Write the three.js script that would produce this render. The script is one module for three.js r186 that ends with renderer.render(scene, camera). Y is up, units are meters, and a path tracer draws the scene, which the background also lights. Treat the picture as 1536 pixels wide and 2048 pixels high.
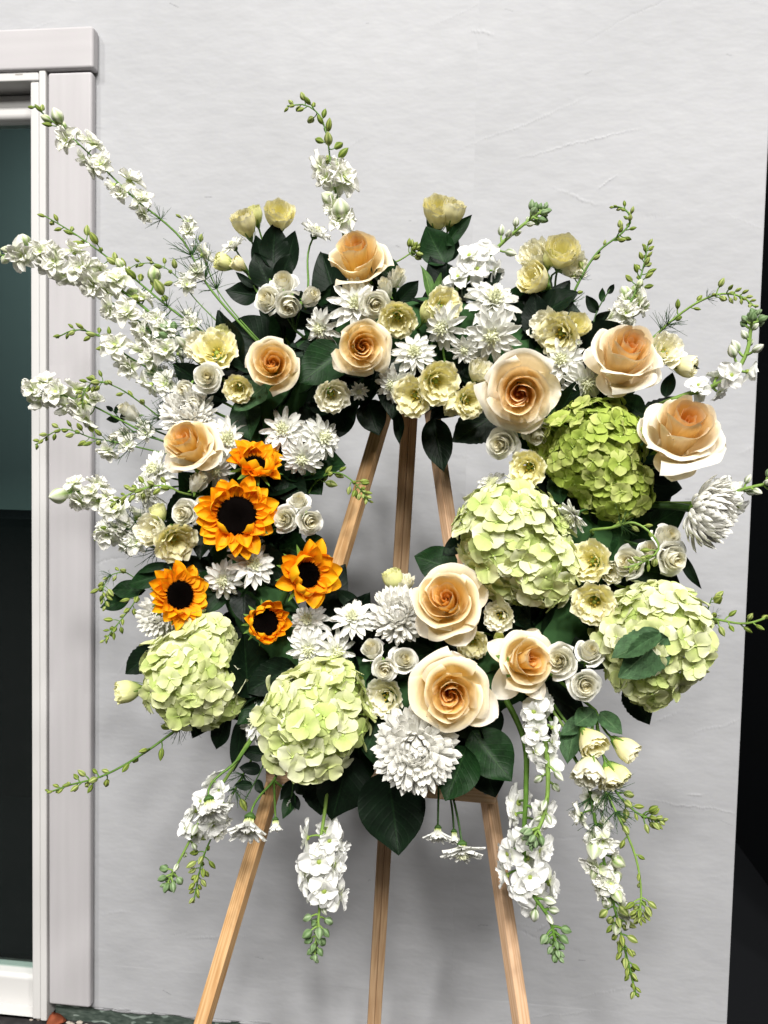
import * as THREE from 'three';
import { mergeGeometries } from 'three/addons/utils/BufferGeometryUtils.js';
import { RoundedBoxGeometry } from 'three/addons/geometries/RoundedBoxGeometry.js';
import { RectAreaLightUniformsLib } from 'three/addons/lights/RectAreaLightUniformsLib.js';
import { ImprovedNoise } from 'three/addons/math/ImprovedNoise.js';

// ---------------------------------------------------------------- camera, light, exposure
const scene = new THREE.Scene();
scene.background = new THREE.Color(0.004, 0.0045, 0.005);          // night beyond the lit wall
const FOC = 1538, rad = THREE.MathUtils.degToRad;                  // focal length in photo pixels (1536 x 2048)
const camera = new THREE.PerspectiveCamera((2 * Math.atan(1024 / FOC) * 180) / Math.PI, 0.75, 0.05, 60);
camera.position.set(0, 1.05, 1.5);
camera.rotation.order = 'YXZ';
camera.rotation.set(rad(-3), rad(6), rad(1.25));
camera.focus = 0.95;
camera.userData.fStop = 12;
camera.updateMatrixWorld(true);
scene.add(camera);

const renderer = new THREE.WebGLRenderer();
renderer.toneMapping = THREE.LinearToneMapping;
renderer.toneMappingExposure = 1.13;
renderer.shadowMap.enabled = true;
RectAreaLightUniformsLib.init();
const LAMPS = [                                                     // x, y, z of each lamp, strength, width, height
  [-4.9, 8.7, 7.8, 255, 0.75, 0.75], [-1.3, 9.1, 8.2, 305, 0.75, 0.75], [2.3, 9.1, 8.2, 305, 0.75, 0.75], [5.6, 8.7, 7.5, 255, 0.75, 0.75],
  [0.4, 6.1, 7.3, 34, 2.6, 1.3],
];

// ---------------------------------------------------------------- helpers
let seedState = 7;
const rnd = () => { seedState = (seedState + 0x6d2b79f5) | 0; let t = Math.imul(seedState ^ (seedState >>> 15), 1 | seedState); t = (t + Math.imul(t ^ (t >>> 7), 61 | t)) ^ t; return ((t ^ (t >>> 14)) >>> 0) / 4294967296; };
const seedTo = (s) => { seedState = s * 7919 + 13; };
const rr = (a, b) => a + (b - a) * rnd();
const lerp = THREE.MathUtils.lerp, clamp = THREE.MathUtils.clamp;
const V = (x, y, z) => new THREE.Vector3(x, y, z);
const hex = (h) => new THREE.Color(h);
const mixC = (a, b, t) => a.clone().lerp(b, clamp(t, 0, 1));
const perlin = new ImprovedNoise();
const YUP = V(0, 1, 0);
const CAM = camera.position.clone(), CR = V(1, 0, 0).applyQuaternion(camera.quaternion), CU = V(0, 1, 0).applyQuaternion(camera.quaternion), CF = V(0, 0, -1).applyQuaternion(camera.quaternion);
const ray = (px, py) => CF.clone().addScaledVector(CR, (px - 768) / FOC).addScaledVector(CU, -(py - 1024) / FOC);   // unit z-depth
const depthOf = (p) => p.clone().sub(CAM).dot(CF);
const hit = (px, py, n, p0) => { const r = ray(px, py); return CAM.clone().addScaledVector(r, n.dot(p0.clone().sub(CAM)) / n.dot(r)); };
const wallAt = (px, py, z = 0) => hit(px, py, V(0, 0, 1), V(0, 0, z));
// the wreath leans back on the easel and is turned a little towards the door
const WN = V(0, Math.sin(rad(10)), Math.cos(rad(10))).applyAxisAngle(YUP, rad(-8));
const WC = hit(812, 1010, V(0, 0, 1), V(0, 0, 0.5));
const at = (px, py, off = 0) => hit(px, py, WN, WC.clone().addScaledVector(WN, off));
const metres = (n, p) => (n * depthOf(p)) / FOC;                    // photo pixels at the depth of p
const RING = metres(372, WC);
const nearestOnRing = (p) => { const d = p.clone().sub(WC); d.addScaledVector(WN, -d.dot(WN)).normalize(); return WC.clone().addScaledVector(d, RING); };

const taken = new Map();
const numbered = (n) => { const k = taken.get(n) ?? 0; taken.set(n, k + 1); return k ? n + '_' + String(k).padStart(3, '0') : n; };
function tag(o, label, category, group) { o.userData.label = label; o.userData.category = category; if (group) o.userData.group = group; return o; }
function thing(name, label, category, group, pos) {
  const g = new THREE.Group(); g.name = numbered(name); if (pos) g.position.copy(pos);
  scene.add(g); return tag(g, label, category, group);
}
function part(name, geo, mat, parent) { const m = new THREE.Mesh(geo, mat); m.name = name; m.castShadow = m.receiveShadow = true; parent.add(m); return m; }
const structure = (name, geo, mat) => { const m = part(name, geo, mat, scene); m.userData.kind = 'structure'; return m; };

function sheet(nu, nv, fn, col) {                                   // u in -1..1 across, v in 0..1 along
  const pos = [], uv = [], idx = [], color = [];
  for (let j = 0; j <= nv; j++) for (let i = 0; i <= nu; i++) {
    const u = (2 * i) / nu - 1, v = j / nv, p = fn(u, v);
    pos.push(p[0], p[1], p[2]); uv.push(i / nu, v);
    if (col) { const c = col(u, v); color.push(c.r, c.g, c.b); }
  }
  for (let j = 0; j < nv; j++) for (let i = 0; i < nu; i++) { const a = j * (nu + 1) + i, b = a + 1, c = a + nu + 1, d = c + 1; idx.push(a, c, b, b, c, d); }
  const g = new THREE.BufferGeometry();
  g.setAttribute('position', new THREE.Float32BufferAttribute(pos, 3)); g.setAttribute('uv', new THREE.Float32BufferAttribute(uv, 2));
  if (col) g.setAttribute('color', new THREE.Float32BufferAttribute(color, 3));
  g.setIndex(idx); g.computeVertexNormals(); return g;
}
function tube(curve, n, r0, r1, sides = 6) {                        // a tapered tube with a closed tip
  const fr = curve.computeFrenetFrames(n, false), pos = [], idx = [], uv = [];
  for (let i = 0; i <= n; i++) {
    const p = curve.getPointAt(i / n), r = lerp(r0, r1, i / n);
    for (let k = 0; k < sides; k++) {
      const a = (k / sides) * Math.PI * 2, q = p.clone().addScaledVector(fr.normals[i], Math.cos(a) * r).addScaledVector(fr.binormals[i], Math.sin(a) * r);
      pos.push(q.x, q.y, q.z); uv.push(k / sides, i / n);
    }
  }
  for (let i = 0; i < n; i++) for (let k = 0; k < sides; k++) { const a = i * sides + k, b = i * sides + ((k + 1) % sides); idx.push(a, b, a + sides, b, b + sides, a + sides); }
  const e = curve.getPointAt(1), top = pos.length / 3; pos.push(e.x, e.y, e.z); uv.push(0, 1);
  for (let k = 0; k < sides; k++) idx.push(n * sides + k, n * sides + ((k + 1) % sides), top);
  const g = new THREE.BufferGeometry();
  g.setAttribute('position', new THREE.Float32BufferAttribute(pos, 3)); g.setAttribute('uv', new THREE.Float32BufferAttribute(uv, 2)); g.setIndex(idx); g.computeVertexNormals(); return g;
}
const lathe = (pts, seg = 12) => new THREE.LatheGeometry(pts.map(([x, y]) => new THREE.Vector2(x, y)), seg);

// ---------------------------------------------------------------- textures and materials
function tex(w, h, paint, srgb = true, repeat) {
  const data = new Uint8Array(w * h * 4);
  for (let y = 0; y < h; y++) for (let x = 0; x < w; x++) { const c = paint(x / w, y / h), o = (y * w + x) * 4; data[o] = clamp(c[0], 0, 255); data[o + 1] = clamp(c[1], 0, 255); data[o + 2] = clamp(c[2], 0, 255); data[o + 3] = 255; }
  const t = new THREE.DataTexture(data, w, h); t.magFilter = THREE.LinearFilter; t.minFilter = THREE.LinearMipmapLinearFilter; t.wrapS = t.wrapT = THREE.RepeatWrapping;
  if (srgb) t.colorSpace = THREE.SRGBColorSpace; if (repeat) t.repeat.set(...repeat); t.needsUpdate = true; return t;
}
const n2 = (x, y, z = 0) => perlin.noise(x, y, z);
// petals: faint veins running to the rim, as relief and slight tone
const petalVein = tex(128, 128, (u, v) => { const k = 128 + 60 * n2(u * 34, v * 2.2, 3) + 40 * n2(u * 9, v * 6, 8) + 26 * n2(u * 60, v * 9, 1); return [k, k, k]; }, false);
const petalTone = tex(128, 128, (u, v) => { const k = 247 + 4 * n2(u * 30, v * 2, 5) + 7 * n2(u * 5, v * 5, 2); return [k, k, k - 1]; });
function petalMat(o = {}) { return new THREE.MeshPhysicalMaterial({ color: 0xffffff, map: petalTone, vertexColors: true, roughness: 0.78, transmission: 0.2, thickness: 0, specularIntensity: 0.35, bumpMap: petalVein, bumpScale: 0.00016, side: THREE.DoubleSide, ...o }); }
const M = {};
M.petal = petalMat();
M.petalRose = petalMat({ transmission: 0.3 });
M.petalThin = petalMat({ transmission: 0.24 });
const leafPaint = (base, vein, serr) => tex(256, 256, (u, v) => {
  const a = Math.abs(u - 0.5) * 2, mid = Math.exp(-((a / 0.035) ** 2));
  const s = (v * 9 - a * 2.6 + 40) % 1, side = Math.exp(-(((s - 0.5) / 0.06) ** 2)) * 0.45 * (1 - a);
  const n = 1 + 0.22 * n2(u * 6, v * 6, 4) + 0.16 * n2(u * 24, v * 24, 7), k = clamp(mid * 0.8 + side, 0, 1);
  return base.map((b, i) => lerp(b * n, vein[i], k));
});
const leafRelief = tex(256, 256, (u, v) => { const a = Math.abs(u - 0.5) * 2, s = (v * 9 - a * 2.6 + 40) % 1; const k = 150 - 90 * Math.exp(-((a / 0.05) ** 2)) - 60 * Math.exp(-(((s - 0.5) / 0.1) ** 2)) + 30 * n2(u * 20, v * 20, 2); return [k, k, k]; }, false);
const leafMat = (base, vein, o = {}) => new THREE.MeshPhysicalMaterial({ map: leafPaint(base, vein), bumpMap: leafRelief, bumpScale: 0.0006, roughness: 0.48, specularIntensity: 0.28, transmission: 0.1, thickness: 0, side: THREE.DoubleSide, ...o });
M.leafDark = leafMat([14, 29, 16], [30, 54, 29]);
M.leafMid = leafMat([24, 50, 23], [48, 78, 40]);
M.leafGrey = leafMat([62, 90, 58], [96, 122, 84], { roughness: 0.6 });
M.leafLight = leafMat([74, 106, 50], [140, 164, 92], { roughness: 0.5 });
M.leafMix = [M.leafDark, M.leafDark, M.leafMid, leafMat([18, 36, 20], [38, 64, 34]), leafMat([11, 23, 14], [24, 42, 24])];
const plain = (c, r = 0.6, o = {}) => new THREE.MeshPhysicalMaterial({ color: c, roughness: r, specularIntensity: 0.5, ...o });
const stemTone = tex(64, 256, (u, v) => { const n = 1 + 0.2 * n2(u * 12, v * 5, 3) + 0.14 * n2(u * 4, v * 30, 6); return [236 * n, 236 * n, 230 * n]; });
M.stem = plain(0x5f8436, 0.5, { map: stemTone }); M.stemDark = plain(0x3c5c2c, 0.5, { map: stemTone }); M.stemPale = plain(0x86a652, 0.5, { map: stemTone });
M.needle = plain(0x2f4f25, 0.6);
M.calyx = plain(0x6f9440, 0.55, { map: stemTone }); M.calyxDark = plain(0x4a6c34, 0.55, { map: stemTone });
M.bud = petalMat({ roughness: 0.5, transmission: 0.12, bumpScale: 0.0001 });
M.pistil = plain(0xc9b04a, 0.7); M.pistilGreen = plain(0x8fa04a, 0.6); M.eye = plain(0xb8cc72, 0.6);
M.disc = plain(0x0b0706, 0.95, { specularIntensity: 0.08 }); M.seed = plain(0x0f0a07, 0.95, { specularIntensity: 0.08 });
M.foam = plain(0x33502f, 1, { specularIntensity: 0.1 });
// ---------------------------------------------------------------- ground and building
const casingX0 = wallAt(96, 1000, 0.02).x, casingX1 = wallAt(182, 1000, 0.02).x;
const doorTop = wallAt(90, 143, 0.01).y, wallRight = wallAt(1499, 1100).x, wallFoot = wallAt(230, 2020).y, GROUND = wallFoot - 0.035;
const wallLook = (() => {                                           // 2 m x 2 m of painted render: relief and slight tone, 2 mm a pixel
  const N = 1024, h = new Float32Array(N * N), wrap = (i) => (i + N * 4) % N;
  for (let y = 0; y < N; y++) for (let x = 0; x < N; x++) {
    const u = x / N, v = y / N;
    h[y * N + x] = 0.5 + 0.1 * n2(u * 14, v * 40, 1) + 0.10 * n2(u * 60, v * 150, 2) + 0.07 * n2(u * 160, v * 320, 6) + 0.12 * n2(u * 5, v * 7, 4);
  }
  seedTo(31);
  const stroke = (x, y, dx, dy, n, amp, w) => { for (let i = 0; i < n; i++) { x += dx + rr(-0.5, 0.5); y += dy + rr(-0.5, 0.5); const a = amp * Math.sin((Math.PI * i) / n); for (let j = -3; j <= 3; j++) h[wrap(Math.round(y + j)) * N + wrap(Math.round(x))] += a * Math.exp(-((j / w) ** 2)); } };
  for (let i = 0; i < 70; i++) stroke(rr(0, N), rr(0, N), 1, rr(-0.5, 0.5), rr(30, 150), rr(0.06, 0.3) * (rnd() < 0.75 ? 1 : -1), rr(0.8, 1.6));
  for (let i = 0; i < 26; i++) stroke(rr(0, N), rr(0, N), rr(0.5, 1), rr(-1, 1), rr(10, 40), rr(0.15, 0.35), rr(0.7, 1.4));
  const bump = tex(N, N, (u, v) => { const k = 255 * h[Math.round(v * N) * N + Math.round(u * N)]; return [k, k, k]; }, false);
  const marks = new Float32Array(N * N);
  for (let i = 0; i < 60; i++) { const cx = rr(0, N), cy = rr(0, N), L = rr(2, 12), d = rr(10, 46), a = rr(-0.5, 0.5); for (let k = 0; k < L; k++) marks[wrap(Math.round(cy + k * a)) * N + wrap(Math.round(cx + k))] = d * rr(0.3, 1); }
  const tone = tex(N, N, (u, v) => { const m = marks[Math.round(v * N) * N + Math.round(u * N)], k = 173 + 5 * n2(u * 6, v * 9, 9) + 4 * n2(u * 40, v * 90, 3) - m; return [k - 1, k, k + 2.5]; });
  for (const t of [bump, tone]) t.repeat.set(0.5, 0.5);
  return { bump, tone };
})();
M.wall = new THREE.MeshPhysicalMaterial({ map: wallLook.tone, bumpMap: wallLook.bump, bumpScale: 0.0021, roughness: 0.62, specularIntensity: 0.35 });
const woodTrim = tex(256, 512, (u, v) => { const s = 0; const k = 181 + 4 * n2(u * 26, v * 3, 2) + 4 * n2(u * 5, v * 5, 7) + s * 0.6; return [k + 1, k - 1.5, k]; });
const trimRelief = tex(256, 512, (u, v) => { const k = 128 + 34 * n2(u * 40, v * 3, 5) + 40 * n2(u * 7, v * 9, 8) + 22 * n2(u * 90, v * 60, 2); return [k, k, k]; }, false);
M.trim = new THREE.MeshPhysicalMaterial({ map: woodTrim, bumpMap: trimRelief, bumpScale: 0.0004, roughness: 0.5, specularIntensity: 0.4 });
M.vinyl = plain(0xcac9c7, 0.35); M.vinylGrey = plain(0xa8a49e, 0.6);
const groundLook = tex(512, 512, (u, v) => { const n = n2(u * 60, v * 60, 1) + 0.8 * n2(u * 140, v * 140, 5); const k = 44 + 12 * n + 10 * n2(u * 5, v * 5, 3); return [k * 1.06, k, k]; });
groundLook.repeat.set(0.8, 0.8);
M.ground = new THREE.MeshPhysicalMaterial({ map: groundLook, roughness: 0.7 });
M.green = new THREE.MeshPhysicalMaterial({ map: tex(512, 64, (u, v) => { const n = n2(u * 90, v * 7, 2) + 0.7 * n2(u * 220, v * 20, 5), chip = n2(u * 60, v * 5, 9) > 0.38 ? 60 : 0; return [62 + 26 * n + chip, 74 + 24 * n + chip, 66 + 24 * n + chip]; }), roughness: 0.8 });

{
  const g = new THREE.PlaneGeometry(24, 24, 1, 1).rotateX(-Math.PI / 2); const uv = g.attributes.uv; for (let i = 0; i < uv.count; i++) uv.setXY(i, uv.getX(i) * 24, uv.getY(i) * 24);
  structure('ground', g, M.ground).position.set(0, GROUND, 0);
  const s = new THREE.Shape([[-2.6, wallFoot], [-2.0, wallFoot], [-2.0, doorTop], [casingX0 - 0.002, doorTop], [casingX0 - 0.002, wallFoot], [wallRight, wallFoot], [wallRight, 3.3], [-2.6, 3.3]].map(([x, y]) => new THREE.Vector2(x, y)));
  const wg = new THREE.ExtrudeGeometry(s, { depth: 0.17, bevelEnabled: true, bevelSize: 0.003, bevelThickness: 0.003, bevelSegments: 2, bevelOffset: -0.003 }); wg.translate(0, 0, -0.173);
  const w = part('wall', wg, M.wall, scene); tag(w, 'white painted rendered wall standing behind the flower wreath', 'wall');
  const foot = part('base_board', new THREE.BoxGeometry(wallRight - casingX0 - 0.004, wallFoot - GROUND + 0.012, 0.15), M.green, w);
  foot.position.set((wallRight + casingX0) / 2, (wallFoot + GROUND) / 2 - 0.006, -0.079);
  // crumbling render along the foot of the wall
  seedTo(5);
  const lumps = [];
  for (let i = 0; i < 40; i++) { const l = new THREE.IcosahedronGeometry(rr(0.004, 0.012), 1); l.scale(rr(1.5, 3.6), 0.5, 0.3); l.translate(lerp(casingX1, casingX1 + 0.4, rnd()), wallFoot + rr(-0.004, 0.006), rr(-0.005, -0.001)); lumps.push(l); }
  const cr = part('crumbled_edge', mergeGeometries(lumps), M.wall, w); cr.userData.kind = 'stuff';

  // door casing: header and side board
  const hy0 = wallAt(140, 136, 0.028).y, hy1 = wallAt(120, 52, 0.028).y, hx1 = wallAt(184, 90, 0.03).x, sy0 = wallAt(140, 2013, 0.02).y;
  const casing = thing('door_casing', 'pinkish white wooden casing boards framing the glass door', 'casing', null, V(casingX0, sy0, 0));
  const cb = (name, x0, x1, y0, y1, z) => { const b = new RoundedBoxGeometry(x1 - x0, y1 - y0, z, 3, 0.006); const uvs = b.attributes.uv; for (let i = 0; i < uvs.count; i++) uvs.setXY(i, uvs.getX(i) * (x1 - x0) * 3, uvs.getY(i) * (y1 - y0) * 1.5); const m = part(name, b, M.trim, casing); m.position.set((x0 + x1) / 2 - casingX0, (y0 + y1) / 2 - sy0, z / 2 + 0.0006); return m; };
  cb('side_board', casingX0, casingX1, sy0, hy0 - 0.003, 0.02);
  { const hb = cb('header_board', -2.1, hx1, hy0, hy1, 0.026), a = hb.geometry.attributes.uv; for (let i = 0; i < a.count; i++) a.setXY(i, a.getY(i) * 1.4, a.getX(i) * 0.7); }

  // sliding glass door
  const dz = 0.012, fx1 = casingX0 - 0.003, door = thing('glass_door', 'white framed sliding glass door with a dark pane', 'door', null, V(casingX0 - 0.5, GROUND, 0));
  const box = (name, x0, x1, y0, y1, z0, z1, mat, parent = door, r = 0.003) => { const m = part(name, new RoundedBoxGeometry(x1 - x0, y1 - y0, z1 - z0, 2, r), mat, parent); m.position.set((x0 + x1) / 2 - door.position.x, (y0 + y1) / 2 - door.position.y, (z0 + z1) / 2); return m; };
  const f0 = wallAt(84, 1000, dz).x, f1 = wallAt(66, 1000, dz).x, top = doorTop - 0.003, db = GROUND + 0.012;
  const ft = wallAt(40, 165, dz).y;
  box('frame_jamb', f0, fx1, db, top, -0.1, 0.0225, M.vinyl);                      // outer ridge
  box('frame_stile', f1, f0 - 0.0015, db, ft - 0.003, -0.09, 0.019, M.vinyl);     // screen frame
  box('frame_head', -1.98, f0 - 0.0015, ft - 0.0015, top, -0.09, 0.02, M.vinyl);
  const slot = box('drain_slot', wallAt(35, 153, dz).x, wallAt(50, 153, dz).x, wallAt(40, 154.5, dz).y, wallAt(40, 151.5, dz).y, 0.0175, 0.0205, M.vinylGrey, door, 0.0005); slot.name = 'drain_slot';
  const g1 = wallAt(30, 240, -0.02).y, g0 = wallAt(30, 1948, -0.02).y, g2 = wallAt(30, 187, -0.02).y;
  box('top_rail', -1.95, f1 + 0.012, g1, g2, -0.07, -0.02, M.vinyl, door, 0.012);
  box('track', -1.97, f1 + 0.01, g2 + 0.002, ft, -0.08, -0.045, M.vinylGrey);
  box('bottom_rail', -1.95, f1 + 0.012, wallAt(30, 2022, -0.02).y, g0, -0.07, -0.018, M.vinyl, door, 0.01);
  box('threshold', -1.97, f1 - 0.001, db, wallAt(30, 2024, 0).y, -0.09, 0.012, M.vinyl);
  const pm = part('pane', new THREE.BoxGeometry(f1 + 1.95, g1 - g0 + 0.02, 0.004), new THREE.MeshPhysicalMaterial({ color: 0xdfeae6, transmission: 1, thickness: 0, roughness: 0, ior: 1.5 }), door);
  pm.position.set((f1 - 1.93) / 2 - door.position.x, (g0 + g1) / 2 - door.position.y, -0.045);

  // what shows through the pane: a teal partition and dark shelves of flowers
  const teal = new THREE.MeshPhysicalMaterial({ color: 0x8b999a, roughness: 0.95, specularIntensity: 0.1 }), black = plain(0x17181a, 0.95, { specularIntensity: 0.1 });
  const ix0 = -2.6, ix1 = 0.9, iz = -1.5;
  const shop = thing('shop_interior', 'dim teal room seen through the door pane', 'room', null, V(-0.8, GROUND, -0.9));
  const ib = (name, x0, x1, y0, y1, z0, z1, mat) => { const m = part(name, new THREE.BoxGeometry(x1 - x0, y1 - y0, z1 - z0), mat, shop); m.position.set((x0 + x1) / 2 + 0.8, (y0 + y1) / 2 - GROUND, (z0 + z1) / 2 + 0.9); return m; };
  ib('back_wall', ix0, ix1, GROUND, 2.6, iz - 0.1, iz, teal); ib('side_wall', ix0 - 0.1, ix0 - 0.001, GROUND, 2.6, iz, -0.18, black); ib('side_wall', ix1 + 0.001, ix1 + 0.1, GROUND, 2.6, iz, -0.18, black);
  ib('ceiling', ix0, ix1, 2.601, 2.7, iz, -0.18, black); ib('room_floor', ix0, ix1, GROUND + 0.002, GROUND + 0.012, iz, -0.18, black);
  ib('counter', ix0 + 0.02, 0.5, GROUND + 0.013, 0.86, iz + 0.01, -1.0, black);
  seedTo(77);
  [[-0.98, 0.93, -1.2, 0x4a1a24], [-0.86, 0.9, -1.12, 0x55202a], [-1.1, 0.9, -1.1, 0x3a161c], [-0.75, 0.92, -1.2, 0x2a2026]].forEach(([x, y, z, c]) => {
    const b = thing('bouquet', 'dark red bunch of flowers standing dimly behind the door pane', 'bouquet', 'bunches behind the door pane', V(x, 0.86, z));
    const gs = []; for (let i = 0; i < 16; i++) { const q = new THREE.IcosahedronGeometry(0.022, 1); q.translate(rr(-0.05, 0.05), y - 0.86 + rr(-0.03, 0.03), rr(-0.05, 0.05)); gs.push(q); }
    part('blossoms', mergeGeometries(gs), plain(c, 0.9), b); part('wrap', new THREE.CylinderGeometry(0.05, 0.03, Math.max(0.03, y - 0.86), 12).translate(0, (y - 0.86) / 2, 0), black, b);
  });

  // dark yard beyond the end of the wall
  const yard = part('yard_fence', new THREE.BoxGeometry(6, 2.6, 0.05), black, scene); yard.position.set(wallRight + 3.2, GROUND + 1.3, -1.35); tag(yard, 'black unlit fence beyond the end of the white wall', 'fence');
  seedTo(9);
  const grit = []; for (let i = 0; i < 90; i++) { const p = new THREE.IcosahedronGeometry(rr(0.003, 0.007), 0); p.scale(1, 0.5, 1); p.translate(wallRight + rr(-0.3, 0.9), GROUND + 0.001, rr(-1.2, 0.4)); grit.push(p); }
  for (let i = 0; i < 30; i++) { const p = new THREE.IcosahedronGeometry(rr(0.002, 0.006), 0); p.scale(1.6, 0.6, 1); p.translate(casingX0 + rr(-0.05, 0.12), GROUND + 0.002, rr(0.0, 0.06)); grit.push(p); }
  const gr = part('grit', mergeGeometries(grit), plain(0xb5aa9e, 0.8), scene); gr.userData.kind = 'stuff'; tag(gr, 'pale grit scattered over the dark ground', 'grit');
  const dead = thing('dry_leaf', 'curled rusty brown dead leaf lying under the door casing', 'leaf', null, wallAt(118, 2034, 0.01));
  const dl = part('blade', sheet(8, 10, (u, v) => [0.016 * u * Math.sin(Math.PI * clamp(v, 0.05, 0.97)), 0.012 * u * u + 0.01 * Math.sin(v * 5), 0.03 * (v - 0.5)]), plain(0x8a4a30, 0.8, { side: THREE.DoubleSide }), dead); dl.rotation.set(0.9, 1, 0.4);
}

// ---------------------------------------------------------------- lamps (in front of and above the wall, outside the frame)
LAMPS.forEach(([x, y, z, power, lw, lh], i) => {
  const l = i < 4 ? thing('panel_lamp', 'square white lamp panel shining down on the wreath', 'lamp', 'lamp panels above the wreath', V(x, y, z)) : thing('panel_lamp', 'wide soft lamp panel facing the wreath from the front', 'lamp', null, V(x, y, z));
  l.lookAt(V(0, 0.95, 0.35));
  part('housing', new RoundedBoxGeometry(lw + 0.03, lh + 0.03, 0.04, 2, 0.008), M.vinyl, l).position.z = -0.023;
  const glow = part('diffuser', new THREE.PlaneGeometry(lw, lh), new THREE.MeshStandardMaterial({ color: 0xffffff, emissive: 0xfffcf8, emissiveIntensity: 2 }), l); glow.position.z = -0.0015;
  const a = new THREE.RectAreaLight(0xfffcf8, power, lw, lh); a.position.z = 0.004; a.rotation.y = Math.PI; l.add(a);
  const rod = part('rod', new THREE.CylinderGeometry(0.008, 0.008, 1.2, 8), M.vinylGrey, l); rod.position.set(0, 0.5, -0.4); rod.rotation.x = -0.75;
});
{
  const l = thing('room_lamp', 'small ceiling lamp inside the teal room', 'lamp', null, V(-1.0, 2.58, -0.75));
  part('housing', new THREE.CylinderGeometry(0.11, 0.11, 0.03, 24).translate(0, 0.018, 0), M.vinyl, l);
  part('diffuser', new THREE.CircleGeometry(0.1, 24).rotateX(Math.PI / 2), new THREE.MeshStandardMaterial({ color: 0xffffff, emissive: 0xeaffff, emissiveIntensity: 2 }), l);
  const a = new THREE.RectAreaLight(0xfaffff, 190, 0.17, 0.17); a.position.y = -0.006; a.rotation.x = -Math.PI / 2; l.add(a);
}

// ---------------------------------------------------------------- easel
const woodTex = (base, dark, s) => tex(128, 1024, (u, v) => {
  const w = n2(u * 2 + s, v * 2.2, s) * 3 + u * 9, ring = 0.5 + 0.5 * Math.sin(w * 6.3 + 2 * n2(u * 3, v * 6, s + 4)), fine = n2(u * 60, v * 7, s + 2), sp = n2(u * 8, v * 22, s + 9);
  const k = clamp(ring * 0.42 + fine * 0.25 + sp * 0.22 + 0.12, 0, 1); return base.map((b, i) => lerp(b, dark[i], k));
});
const woodRel = tex(128, 512, (u, v) => { const k = 128 + 50 * n2(u * 50, v * 6, 1) + 30 * n2(u * 120, v * 20, 2); return [k, k, k]; }, false);
const woodMat = (b, d, s) => new THREE.MeshPhysicalMaterial({ map: woodTex(b, d, s), bumpMap: woodRel, bumpScale: 0.0005, roughness: 0.6, specularIntensity: 0.35 });
M.wood = [woodMat([222, 184, 136], [168, 120, 72], 1), woodMat([224, 190, 156], [188, 144, 106], 5), woodMat([198, 166, 130], [160, 124, 90], 9)];
{
  const base = at(730, 1800, -0.075); base.y = GROUND;
  const easel = thing('wooden_easel', 'pale wooden three legged display easel carrying the flower wreath', 'easel', null, base);
  const beam = (name, a, b, w, d, mat, turn = 0, parent = easel, side = CR) => {
    const L = a.distanceTo(b), g = new RoundedBoxGeometry(w, L, d, 2, 0.0014), uv = g.attributes.uv, p = g.attributes.position, n = g.attributes.normal;
    for (let i = 0; i < p.count; i++) uv.setXY(i, (Math.abs(n.getX(i)) > 0.6 ? p.getZ(i) + 0.04 : p.getX(i)) / 0.04, p.getY(i) / 0.75);
    const m = part(name, g, mat, parent), y = b.clone().sub(a).normalize(), x = side.clone().addScaledVector(y, -side.dot(y)).normalize(), z = x.clone().cross(y);
    m.quaternion.setFromRotationMatrix(new THREE.Matrix4().makeBasis(x, y, z)).multiply(new THREE.Quaternion().setFromAxisAngle(YUP, turn));
    m.position.copy(a).add(b).multiplyScalar(0.5).sub(easel.position); return m;
  };
  const down = (p, q) => q.clone().lerp(p, (GROUND + 0.001 - q.y) / (p.y - q.y));      // along q-p to the ground
  const lt = at(800, 720, -0.08), lb = at(405, 2048, -0.08), rt = at(852, 740, -0.08), rb = at(1043, 2048, -0.08);
  beam('front_leg', lt, down(lt, lb), 0.019, 0.017, M.wood[0], 0.42); beam('front_leg', rt, down(rt, rb), 0.017, 0.017, M.wood[1], -0.5);
  const bt = at(826, 710, -0.105), bb = wallAt(748, 2048, 0.16), bf = down(bt, bb);
  const off = CR.clone().multiplyScalar(0.00615);
  const bl = beam('back_leg', bt.clone().sub(off), bf.clone().sub(off), 0.0122, 0.018, M.wood[2], 0);
  beam('back_leg_slat', bt.clone().add(off), bf.clone().add(off), 0.0122, 0.0145, M.wood[2], 0);
  beam('ledge', at(540, 1543, -0.062), at(994, 1585, -0.062), 0.02, 0.032, M.wood[1], 0, easel, CU);
  beam('top_bar', at(786, 760, -0.098), at(866, 768, -0.098), 0.024, 0.012, M.wood[0], 0, easel, CU);
  for (const [px, py] of [[566, 1546], [972, 1584]]) { const s = part('screw', new THREE.SphereGeometry(0.0035, 10, 6), plain(0x8f8f8c, 0.35, { metalness: 0.9 }), easel); s.scale.z = 0.5; s.position.copy(at(px, py, -0.044)).sub(easel.position); }
}
// ---------------------------------------------------------------- flower shapes, all of radius 1 about +Y
const GA = 2.399963;
const PEACH = { a: hex('#ffbf30'), b: hex('#ffd868'), c: hex('#ffedbc'), d: hex('#fffaee') };
const PALE = { a: hex('#ffb62a'), b: hex('#ffd978'), c: hex('#fff5de'), d: hex('#fffdf6') };
const IVORY = { a: hex('#f8eebc'), b: hex('#fdf9e2'), c: hex('#fefdf6'), d: hex('#fffffb') };
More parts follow.
